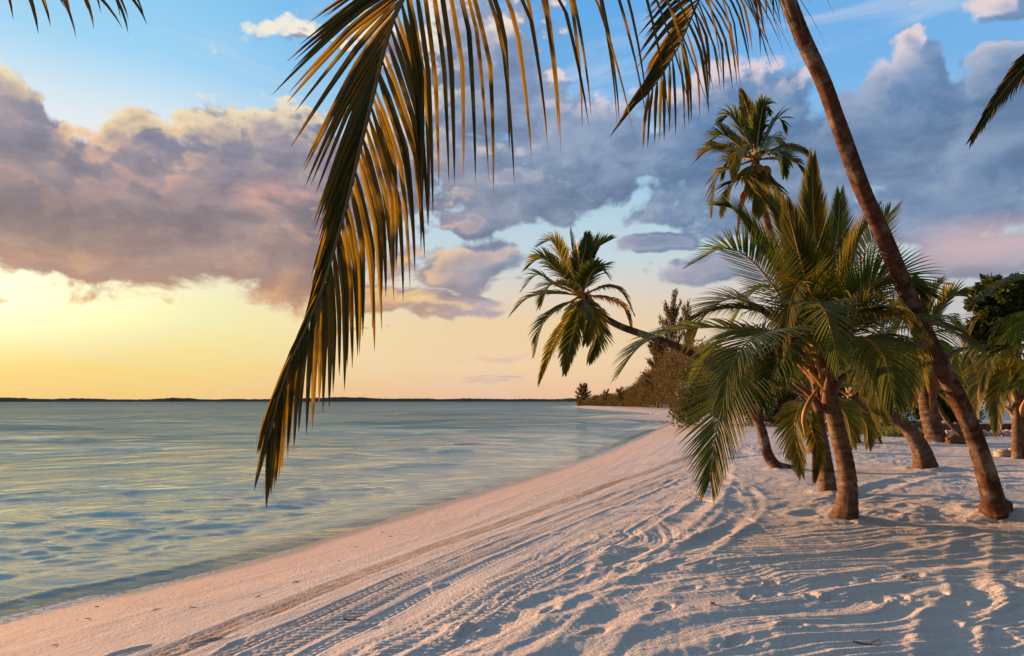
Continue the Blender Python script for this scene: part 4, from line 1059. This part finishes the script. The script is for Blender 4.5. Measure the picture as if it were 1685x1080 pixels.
# L: low palm beyond the right edge; its long fronds reach in above the sand
cL = at(1850, 590, 8.2); bL = Vector((cL.x + 0.2, 8.4, 0)); bL.z = H(bL.x, bL.y)
L_ = root_at('palm_tree', bL, 'low palm outside the right edge, long dark comb-like frond crossing behind the leaning trunk', 'palm tree')
trunk(L_, [bL + Vector((0, 0, -0.15)), bL.lerp(cL, 0.5) + Vector((0.08, 0, 0)), cL], lambda t: 0.17 - 0.04 * t, MT_grey, 16, 0.05, 0.05, 0.1, base=0.5, baseh=0.1, seed=28)
YL = 9.9
for k, (pts, kw) in enumerate([
    ([(1780, 560, 8.8), (1690, 570, 9.6), (1600, 572, YL), (1525, 590, YL)], dict(leaf=.78, droop=(.96, .96), n=70, out=(.7, .7))),
    ([(1790, 500, 8.4), (1730, 462, 8.6), (1670, 462, 8.8), (1615, 490, 8.9)], dict(leaf=.6, droop=(.35, .35))),
    ([(1790, 540, 8.6), (1740, 520, 9.2), (1680, 530, 9.8), (1630, 575, 10.1)], dict(leaf=.7, droop=(.9, .9))),
    ([(1830, 480, 8.2), (1800, 400, 8.2), (1740, 370, 8.2)], dict(leaf=.5)),
    ([(1800, 590, 7.6), (1750, 620, 7.2), (1730, 690, 7.0)], dict(leaf=.6)),
    ([(1790, 580, 9.2), (1720, 590, 10.2), (1660, 640, 10.6)], dict(leaf=.7, droop=(.9, .9)))]):
    a = dict(kB); a.update(dict(seed=950 + k)); a.update(kw); fr_px(L_, cL, pts, **a)
auto_fronds(L_, cL, 2.6, 7, 43, elev=(-10, 75), az=(-80, 70), leaf=0.26, wid=0.045, npl=36, mats=(ML_green,), segs=4, sag=0.5)

# M: palm behind the photographer, leaflet tips hang in at the top left
cM = Vector((-4.6, -0.6, 6.4)); bM = Vector((-5.6, -3.2, 0)); bM.z = H(bM.x, bM.y)
M_ = root_at('palm_tree', bM, 'palm outside the left edge, only a fringe of leaflet tips hanging in top left', 'palm tree')
trunk(M_, [bM + Vector((0, 0, -0.2)), bM.lerp(cM, 0.35) + Vector((0, -0.25, 0)), bM.lerp(cM, 0.7) + Vector((0, -0.15, 0)), cM], lambda t: 0.17 - 0.06 * t, MT_dark, 16, 0.06, 0.03, 0.1, base=0.6, baseh=0.05, seed=29)
fr_px(M_, cM, [(-320, -500, 2.2), (-160, -250, 3.2), (-30, -95, 3.6), (60, -38, 3.8), (190, -18, 3.9)], leaf=.62, wid=.035, n=50, mat=ML_hero, stem=MS_olive, droop=(.98, .98), kink=.5, out=(.5, .5), fwd=(.25, .25), start=.3, segs=6, rib=.024, seed=903, tipk=.6)
auto_fronds(M_, cM, 3.2, 9, 44, elev=(5, 75), az=(150, 330), leaf=0.24, wid=0.05, npl=36, mats=(ML_green,), segs=4, sag=0.3)

# ================================================================== leaf clouds: scrub, feathery trees, grass
def quads_object(name, centres, dirs, lens, wids, mat, parent=None, rnd=None, origin=(0, 0, 0)):
    """many small pointed leaves, one rhombus each"""
    n = len(centres)
    c = np.asarray(centres, np.float32) - np.array(origin, np.float32)
    d = np.asarray(dirs, np.float32); d /= np.linalg.norm(d, axis=1, keepdims=True) + 1e-9
    r_ = rng.normal(size=(n, 3)).astype(np.float32)
    w = np.cross(d, r_); w /= np.linalg.norm(w, axis=1, keepdims=True) + 1e-9
    L_ = np.asarray(lens, np.float32)[:, None]; Wd = np.asarray(wids, np.float32)[:, None]
    v = np.stack([c, c + d * L_ * 0.45 + w * Wd * 0.5, c + d * L_, c + d * L_ * 0.45 - w * Wd * 0.5], 1).reshape(-1, 3)
    me = bpy.data.meshes.new(name)
    me.vertices.add(4 * n); me.vertices.foreach_set('co', v.ravel())
    me.loops.add(4 * n); me.loops.foreach_set('vertex_index', np.arange(4 * n, dtype=np.int32))
    me.polygons.add(n); me.polygons.foreach_set('loop_start', np.arange(0, 4 * n, 4, dtype=np.int32))
    rv = np.repeat(rng.random(n) if rnd is None else rnd, 4).astype(np.float32)
    a = me.attributes.new('rnd', 'FLOAT', 'POINT'); a.data.foreach_set('value', rv)
    a = me.attributes.new('along', 'FLOAT', 'POINT'); a.data.foreach_set('value', np.tile(np.array([0, .4, 0.8, .4], np.float32), n))
    me.update(calc_edges=True)
    me.materials.append(mat)
    o = bpy.data.objects.new(name, me)
    if parent is not None: o.parent = parent
    col.objects.link(o)
    return o
MF_scrub = leaf_material("scrub_leaf", (0.075, 0.085, 0.022), (0.038, 0.052, 0.016), (0.14, 0.085, 0.025), (0.12, 0.12, 0.02), 0.25, 0.6)
MF_needle = leaf_material("casuarina_needle", (0.095, 0.080, 0.030), (0.060, 0.055, 0.025), (0.16, 0.09, 0.035), (0.16, 0.12, 0.03), 0.3, 0.7)
MF_grape = leaf_material("sea_grape_leaf", (0.062, 0.095, 0.018), (0.028, 0.052, 0.012), (0.14, 0.09, 0.03), (0.10, 0.14, 0.02), 0.2, 0.4)
MF_grass = leaf_material("grass_blade", (0.10, 0.13, 0.03), (0.06, 0.09, 0.02), (0.2, 0.16, 0.06), (0.2, 0.24, 0.04), 0.3, 0.6)

def clump_cloud(centres, radii_, n_each, leaf, flat=0.8, up=0.4):
    C = []; D = []; L_ = []; Wd = []; Rn = []
    for (c, r_, k) in zip(centres, radii_, n_each):
        p = rng.normal(size=(k, 3)); p /= np.linalg.norm(p, axis=1, keepdims=True)
        rad = r_ * rng.random(k)[:, None] ** 0.45
        q = p * rad * np.array([1, 1, flat])
        C.append(np.asarray(c) + q); D.append(p + rng.normal(size=(k, 3)) * 0.6 + np.array([0, 0, up]))
        L_.append(leaf * rng.uniform(0.6, 1.4, k)); Wd.append(leaf * rng.uniform(0.35, 0.6, k))
        Rn.append(np.clip(rng.random() * 0.6 + rng.random(k) * 0.5, 0, 1))
    return np.concatenate(C), np.concatenate(D), np.concatenate(L_), np.concatenate(Wd), np.concatenate(Rn)

# the wood on the headland: feathery scrub getting taller towards the right
C = []; Rd = []; Nn = []
for k in range(1500):
    t = rng.random()
    px = 952 + t * 330
    dist_ = 262 * (1 - t) ** 1.5 + 66 * (1 - (1 - t) ** 1.5) + rng.uniform(0, 16)
    x = (px - 842.5) / FPX * dist_ ; y = dist_ * 1.0
    top = np.interp(px, [960, 985, 1020, 1045, 1075, 1110, 1150, 1200, 1300], [656, 650, 646, 628, 602, 566, 552, 570, 595])
    top += rng.uniform(-5, 13)
    hmax = (660.5 - top) / FPX * dist_ + 1.6
    r_ = rng.uniform(0.12, 0.24) * hmax + 0.6
    z = rng.uniform(0.12, 1.0) ** 0.8 * max(hmax - r_, 0.5)
    C.append((x, y, z)); Rd.append(r_); Nn.append(int(110 + 90 * t))
cc = clump_cloud(C, Rd, Nn, 0.55, 0.85, 0.9)
wood = quads_object('headland_wood', cc[0], cc[1], cc[2], cc[3] * 0.8, MF_needle, rnd=cc[4])
tag(wood, 'brownish green wood of feathery trees covering the headland across the bay', 'wood', kind='stuff')

def feather_tree(px, Y, top, width, label, n=26, seed=1, leaf=0.4, dens=90, mat=None):
    rnd = random.Random(seed)
    x = (px - 842.5) / FPX * Y
    base = Vector((x, Y, H(x, Y)))
    h = at(px, top, Y).z - base.z
    root = root_at('casuarina_tree', base, label, 'tree')
    trunk(root, [base + Vector((0, 0, -0.2)), base + Vector((0.04 * h, 0, h * 0.4)), base + Vector((0.02 * h, 0, h * 0.95))], lambda t: 0.022 * h * (1 - 0.85 * t), MT_dark, 8, 0.3, 0.0, 0.3, seed=seed)
    wv_ = width / FPX * Y
    C = []; D = []; L_ = []; Wd = []; Rn = []
    for k in range(n):
        s = 0.18 + 0.82 * (k + 0.5) / n
        a = k * 2.4 + rnd.uniform(-.3, .3)
        br = wv_ * 0.5 * (1.15 - s * 0.75) * rnd.uniform(0.6, 1.1)
        p0 = np.array(base + Vector((0.03 * h, 0, h * s * 0.85)))
        tip = p0 + np.array([math.cos(a) * br, math.sin(a) * br, h * 0.20 * rnd.uniform(0.7, 1.3)])
        t = rng.random(dens) ** 0.8
        pts = p0 + (tip - p0) * t[:, None] + rng.normal(size=(dens, 3)) * wv_ * 0.022
        C.append(pts); D.append(np.tile((tip - p0) / np.linalg.norm(tip - p0), (dens, 1)) + rng.normal(size=(dens, 3)) * 0.45 + np.array([0, 0, .5]))
        L_.append(leaf * rng.uniform(.6, 1.4, dens)); Wd.append(leaf * rng.uniform(.1, .22, dens)); Rn.append(np.clip(rng.random(dens) * .6 + rnd.random() * .4, 0, 1))
    cr = quads_object('crown', np.concatenate(C), np.concatenate(D), np.concatenate(L_), np.concatenate(Wd), mat or MF_needle, root, np.concatenate(Rn), tuple(base))
    return root
feather_tree(958, 262, 634, 30, 'small dark feathery tree alone at the tip of the headland, above the white point', 24, 51, 0.9, 120)
feather_tree(997, 225, 643, 18, 'first wispy sapling right of the lone tree on the headland tip', 14, 52, 0.7, 70)
feather_tree(1018, 200, 640, 20, 'second wispy sapling along the headland, left of the taller wood', 14, 53, 0.7, 70)
feather_tree(1102, 158, 494, 66, 'tall feathery tree with upright shoots behind the left fronds of the bushy palm', 38, 54, 1.0, 120)
feather_tree(1128, 160, 505, 34, 'slim feathery treetop right beside the tall feathery tree', 26, 55, 1.0, 80)
feather_tree(1080, 162, 560, 60, 'lower feathery tree left of the tall one, above the bay beach', 34, 56, 1.1, 110)

# thicket closing the view behind the palms on the right
C = []; Rd = []; Nn = []
for k in range(430):
    px = rng.uniform(1120, 2050)
    dist_ = rng.uniform(42, 52)
    top = np.interp(px, [1120, 1250, 1400, 1480, 1560, 1620, 1700, 2050], [600, 575, 545, 545, 565, 590, 580, 555]) + rng.uniform(-12, 22)
    hmax = (660.5 - top) / FPX * dist_ + 1.6
    r_ = rng.uniform(0.5, 1.05)
    lowcut = 0.0 if px < 1560 else rng.choice([0.0, 0.5])
    z = (0.1 + 0.9 * rng.random()) * max(hmax - r_, 0.4)
    if 1595 < px < 1665 and z < 2.2: continue
    C.append(((px - 842.5) / FPX * dist_, dist_, z)); Rd.append(r_); Nn.append(300)
cc = clump_cloud(C, Rd, Nn, 0.24, 0.8, 0.2)
thick = quads_object('shrub_thicket', cc[0], cc[1], cc[2], cc[3], MF_scrub, rnd=cc[4])
tag(thick, 'dark green shrub thicket closing the view behind the palm trunks', 'shrubs', kind='stuff')

# broad leaved tree at the upper right
def leafy_tree(base, top_z, spread, label, seed, nclump=40, dens=150):
    rnd = random.Random(seed)
    root = root_at('sea_grape_tree', base, label, 'tree')
    h = top_z - base.z
    trunk(root, [base + Vector((0, 0, -0.2)), base + Vector((0.1, 0, h * 0.3)), base + Vector((0.0, 0.1, h * 0.6))], lambda t: 0.14 - 0.06 * t, MT_dark, 12, 0.1, 0.0, 0.3, seed=seed)
    cen = base + Vector((0, 0, h * 0.72))
    C = []; Rd = []; Nn = []
    for k in range(nclump):
        a = rnd.uniform(0, 6.28); e = rnd.uniform(-0.7, 1.2)
        rr_ = rnd.uniform(0.45, 1.0)
        p = cen + Vector((math.cos(a) * math.cos(e) * spread * rr_, math.sin(a) * math.cos(e) * spread * rr_, math.sin(e) * h * 0.28 * rr_))
        C.append(tuple(p)); Rd.append(spread * rnd.uniform(.16, .3)); Nn.append(dens)
        if k % 4 == 0:
            mb = MB(); s0 = base + Vector((0, 0.05, h * 0.55))
            tube(mb, spline([s0, s0.lerp(p, 0.5) + Vector((0, 0, -0.1)), p], 4), lambda t: 0.05 * (1 - 0.7 * t), 6)
            mb.build('branch', MT_dark, root, True, False)
    cc = clump_cloud(C, Rd, Nn, 0.16, 0.85, 0.3)
    quads_object('crown', cc[0], cc[1], cc[2], cc[3] * 1.5, MF_grape, root, cc[4], tuple(base))
bx = at(1668, 700, 19.0); b0 = Vector((bx.x, 19.0, 0)); b0.z = H(b0.x, b0.y)
leafy_tree(b0, at(1655, 440, 19.0).z, 0.95, 'broad leaved dark tree at the right edge, its round top level with the low clouds', 61, 46, 170)

# thin trunks further back on the right
def slim_palm(pts, r_, label, seed, mat, L_=1.7, nf=8):
    b = Vector(pts[0]); b.z = H(b.x, b.y)
    root = root_at('palm_tree', b, label, 'palm tree')
    trunk(root, [b + Vector((0, 0, -0.1))] + [Vector(p) for p in pts[1:]], lambda t: r_ * (1 - 0.3 * t), mat, 12, 0.07, 0.03, 0.14, base=0.3, baseh=0.1, seed=seed)
    auto_fronds(root, pts[-1], L_, nf, seed, elev=(-35, 60), leaf=0.3, wid=0.07, npl=30, mats=(ML_green, ML_yellow), segs=3, sag=0.6, rib=.025)
def gz(px, py):
    p = on_z(px, py, 0.0); return p
g0 = gz(1602, 716)
slim_palm([g0, at(1606, 690, g0.y), at(1608, 640, g0.y), at(1606, 590, g0.y)], 0.15, 'slim pinkish palm trunk seen between the leaning trunk and the hanging yellow fronds', 71, MT_grey)
g0 = gz(1592, 722)
slim_palm([g0, at(1568, 703, g0.y), at(1550, 680, g0.y), at(1530, 640, g0.y)], 0.11, 'thin bare trunk slanting right to left just behind the stout ringed palm', 72, MT_dark)
g0 = gz(1408, 731)
slim_palm([g0, at(1404, 712, g0.y), at(1400, 690, g0.y)], 0.2, 'stubby young palm between the ringed trunk and the bent one, brown foot below green leaves', 73, MT_dark, 1.5, 11)

# grass on the back of the beach
N_ = 9000
d_ = rng.uniform(30, 44, N_); pxs = rng.uniform(1385, 1530, N_)
keep = (d_ > 30 + 3 * np.sin(pxs * 0.05)); d_ = d_[keep]; pxs = pxs[keep]
gx_ = (pxs - 842.5) / FPX * d_
gzv, _ = terrain(gx_, d_)
pts = np.stack([gx_, d_, gzv - 0.02], 1)
dirs = rng.normal(size=(len(pts), 3)) * 0.35 + np.array([0, 0, 1.0])
gr = quads_object('grass', pts, dirs, rng.uniform(.12, .42, len(pts)), rng.uniform(.02, .05, len(pts)), MF_grass)
tag(gr, 'patch of green grass on the sand behind the bent palm', 'grass', kind='stuff')

# ================================================================== small things on the sand
m_wall, n, out = material("weathered_wood")
g = n.new('ShaderNodeNewGeometry').outputs['Position']
wx, wy, wz = n.sep(g)
principled(n, out, n.mix(n.noise(n.xyz(n.m('MULTIPLY', wx, 1.2), wy, n.m('MULTIPLY', wz, 30.0)), 1.0, 4.0, dims='3D'), (0.10, 0.065, 0.045), (0.24, 0.16, 0.11)), 0.85, 0.2)
Yw = 34.0
xw0, xw1 = at(1480, 700, Yw).x, at(1960, 700, Yw).x
bw = Vector(((xw0 + xw1) / 2, Yw, H((xw0 + xw1) / 2, Yw)))
wall = root_at('low_wall', bw, 'long low brown wall at the back of the beach, right of the leaning trunk', 'wall')
def box(mb, x0, x1, y0, y1, z0, z1):
    b = len(mb.v)
    mb.v += [Vector(p) for p in ((x0, y0, z0), (x1, y0, z0), (x1, y1, z0), (x0, y1, z0), (x0, y0, z1), (x1, y0, z1), (x1, y1, z1), (x0, y1, z1))]
    mb.f += [(b, b + 3, b + 2, b + 1), (b + 4, b + 5, b + 6, b + 7), (b, b + 1, b + 5, b + 4), (b + 1, b + 2, b + 6, b + 5), (b + 2, b + 3, b + 7, b + 6), (b + 3, b, b + 4, b + 7)]
mb = MB(); box(mb, xw0, xw1, Yw - 0.12, Yw + 0.12, bw.z - 0.3, bw.z + 0.40); mb.build('plinth', m_wall, wall)
mb = MB(); box(mb, xw0 - 0.05, xw1 + 0.05, Yw - 0.22, Yw + 0.22, bw.z + 0.403, bw.z + 0.47); mb.build('coping', m_wall, wall)
for k in range(12):
    xx = xw0 + (xw1 - xw0) * (k + 0.5) / 12
    mb = MB(); box(mb, xx - 0.07, xx + 0.07, Yw - 0.18, Yw - 0.123, bw.z - 0.3, bw.z + 0.40); mb.build('post', m_wall, wall)

def shell_mat(name, a, b):
    m, n, out = material(name)
    g = n.new('ShaderNodeTexCoord').outputs['Object']
    principled(n, out, n.mix(n.ss(n.noise(g, 9.0, 2.0, dims='3D'), 0.4, 0.6), a, b), 0.45, 0.4)
    return m
SH = [shell_mat("shell_pink", (0.72, 0.22, 0.20), (0.80, 0.55, 0.50)), shell_mat("shell_white", (0.80, 0.76, 0.70), (0.66, 0.55, 0.50)), shell_mat("shell_red", (0.55, 0.07, 0.07), (0.75, 0.35, 0.3))]
def shell_mesh(mat, seed):
    rnd = random.Random(seed)
    mb = MB(); prof = [0.01, 0.05, 0.09, 0.12, 0.13, 0.11, 0.075, 0.045, 0.02, 0.005]
    pts = [Vector((-0.15 + 0.033 * i, 0.01 * math.sin(i), 0.0)) for i in range(10)]
    tube(mb, pts, lambda t: prof[min(int(t * 9 + 0.5), 9)], 12, True, lambda t, a, i: 1 + 0.28 * max(0, math.cos(a * 3.5 + i)) * (t < 0.6) + 0.25 * (math.sin(a) > 0.6))
    return mb
pat = [0, 1, 2, 1, 0, 1, 1, 2, 0, 1, 2, 0, 1, 0, 1, 2, 0, 1, 1, 0, 2, 1, 0, 1]
Ys = 31.0
for k, c_ in enumerate(pat):
    px = 1556 + k * 8.6 + random.uniform(-1.5, 1.5)
    x = at(px, 717, Ys).x
    names = ['pink', 'white', 'red']
    o = shell_mesh(SH[c_], k).build('conch_shell', SH[c_], None, True, False)
    o.location = (x, Ys + random.uniform(-.15, .15), H(x, Ys) + 0.09)
    o.rotation_euler = (random.uniform(0, 6), random.uniform(-.5, .5), random.uniform(0, 6)); s = random.uniform(1.0, 1.4); o.scale = (s, s, s)
    tag(o, names[c_] + ' conch shell in the row laid out in front of the low brown wall', 'shell', 'conch shells in a row before the wall')

def rock(name, c, sx, sy, sz, mat, label, cat, seed, group=None):
    rnd = random.Random(seed); mb = MB()
    n1, n2 = 14, 20
    for i in range(n1 + 1):
        th_ = math.pi * i / n1
        for j in range(n2):
            ph = 2 * math.pi * j / n2
            v = Vector((math.sin(th_) * math.cos(ph), math.sin(th_) * math.sin(ph), math.cos(th_)))
            k = 1 + 0.16 * math.sin(3.1 * v.x + seed) * math.cos(2.7 * v.y + seed * 2) + 0.10 * math.sin(7.3 * v.z + 5.1 * v.x + seed) + 0.05 * math.sin(13 * v.y + 11 * v.z)
            mb.v.append(Vector((v.x * sx * k, v.y * sy * k, v.z * sz * k)))
    for i in range(n1):
        for j in range(n2):
            mb.f.append((i * n2 + j, (i + 1) * n2 + j, (i + 1) * n2 + (j + 1) % n2, i * n2 + (j + 1) % n2))
    o = mb.build(name, mat, None, True, False)
    o.location = c
    tag(o, label, cat, group)
    return o
m_rock, n, out = material("pale_rock")
g = n.new('ShaderNodeNewGeometry').outputs['Position']
principled(n, out, n.mix(n.noise(g, 6.0, 5.0, 0.65, dims='3D'), (0.30, 0.26, 0.21), (0.52, 0.46, 0.38)), 0.9, 0.2, bump(n, n.noise(g, 14.0, 5.0, 0.7, dims='3D'), 0.8, 0.05))
for k, (px, py, s, lb) in enumerate([(1658, 752, .30, 'leftmost pale rock of the small heap near the right edge palm, lit orange'), (1671, 748, .24, 'middle pale rock of the small heap left of the right edge palm'), (1682, 753, .30, 'grey rock at the foot of the thin orange trunk at the right edge')]):
    p = gz(px, py); p.z = H(p.x, p.y)
    rock('rock', (p.x, p.y, p.z + s * 0.15), s * 1.2, s * 0.9, s * 0.5, m_rock, lb, 'rock', k + 3)
p = gz(1576, 733); p.z = H(p.x, p.y)
rock('coconut_husk', (p.x, p.y, p.z + 0.09), 0.42, 0.26, 0.20, MS_husk, 'dark brown husk lying on the sand just right of the stout ringed palm', 'husk', 9)

m_weed, n, out = material("dry_seaweed")
g = n.new('ShaderNodeNewGeometry').outputs['Position']
principled(n, out, n.mix(n.noise(g, 60.0, 3.0, dims='3D'), (0.06, 0.035, 0.02), (0.16, 0.085, 0.04)), 0.9, 0.2)
def scrap(seed, L_):
    rnd = random.Random(seed); mb = MB()
    p = Vector((0, 0, 0.004)); pts = [p.copy()]; a = rnd.uniform(0, 6.28)
    for j in range(7):
        a += rnd.uniform(-.9, .9)
        p = p + Vector((math.cos(a) * L_ / 7, math.sin(a) * L_ / 7, rnd.uniform(-.003, .006))); pts.append(p.copy())
    tube(mb, spline(pts, 2), lambda t: 0.009 * (1 - 0.7 * abs(2 * t - 1)), 6)
    return mb
protos = [scrap(k, 0.10 + 0.03 * k) for k in range(4)]
weeds = [(700, 867), (633, 876), (639, 883), (805, 824), (778, 832), (785, 850), (588, 899), (720, 842), (513, 942), (885, 816), (250, 1005), (310, 1000), (150, 1018), (155, 997), (560, 925), (480, 960),
         (1010, 745), (1035, 760), (950, 795), (985, 790), (1060, 778), (420, 985), (95, 1060), (730, 862), (660, 880)]
first = None
for k, (px, py) in enumerate(weeds):
    p = on_z(px, py, -0.2)
    for _ in range(3):
        zz = H(p.x, p.y); p = on_z(px, py, zz)
    if k < 4:
        o = protos[k].build('seaweed_scrap', m_weed, None, True, False)
        if k == 0: first = []
        first.append(o)
    else:
        o = first[k % 4].copy(); col.objects.link(o)
    o.location = (p.x, p.y, H(p.x, p.y) + 0.004); o.rotation_euler = (0, 0, random.uniform(0, 6.28)); s = random.uniform(.3, .6); o.scale = (s, s, s)
    tag(o, 'small dark scrap of seaweed lying on the smooth pink sand by the water', 'seaweed', 'seaweed scraps on the smooth sand')
def twig(px0, py0, px1, py1, r_, label, seed):
    rnd = random.Random(seed)
    a = on_z(px0, py0, 0.0); b = on_z(px1, py1, 0.0)
    a = on_z(px0, py0, H(a.x, a.y)); b = on_z(px1, py1, H(b.x, b.y))
    pts = []
    for j in range(6):
        q = a.lerp(b, j / 5); q.x += rnd.uniform(-.01, .01); q.y += rnd.uniform(-.015, .015)
        pts.append(Vector((q.x, q.y, H(q.x, q.y) + r_ * 1.1)))
    root = root_at('twig', pts[0], label, 'twig')
    mb = MB(); tube(mb, spline(pts, 3), lambda t: r_ * (1 - .5 * t), 6); mb.build('stick', m_weed, root, True, False)
    mb = MB(); q = pts[3]; tube(mb, spline([q, q + (b - a).normalized() * .05 + Vector((0, .04, .015)), q + (b - a).normalized() * .1 + Vector((0, .09, .01))], 3), r_ * .5, 5); mb.build('side_shoot', m_weed, root, True, False)
twig(1406, 1059, 1450, 1064, .005, 'thin dark twig on the grey sand near the bottom edge, right of centre', 1)
twig(1622, 943, 1672, 945, .004, 'long thin twig on the sand at the right, above the curved track', 2)
twig(566, 1017, 592, 1019, .005, 'short dark twig in the shaded track near the bottom', 3)
twig(1170, 995, 1176, 1000, .008, 'tiny reddish twig end on the sand left of the footprints', 4)
twig(1485, 952, 1506, 954, .006, 'short twig among the footprints right of centre', 5)
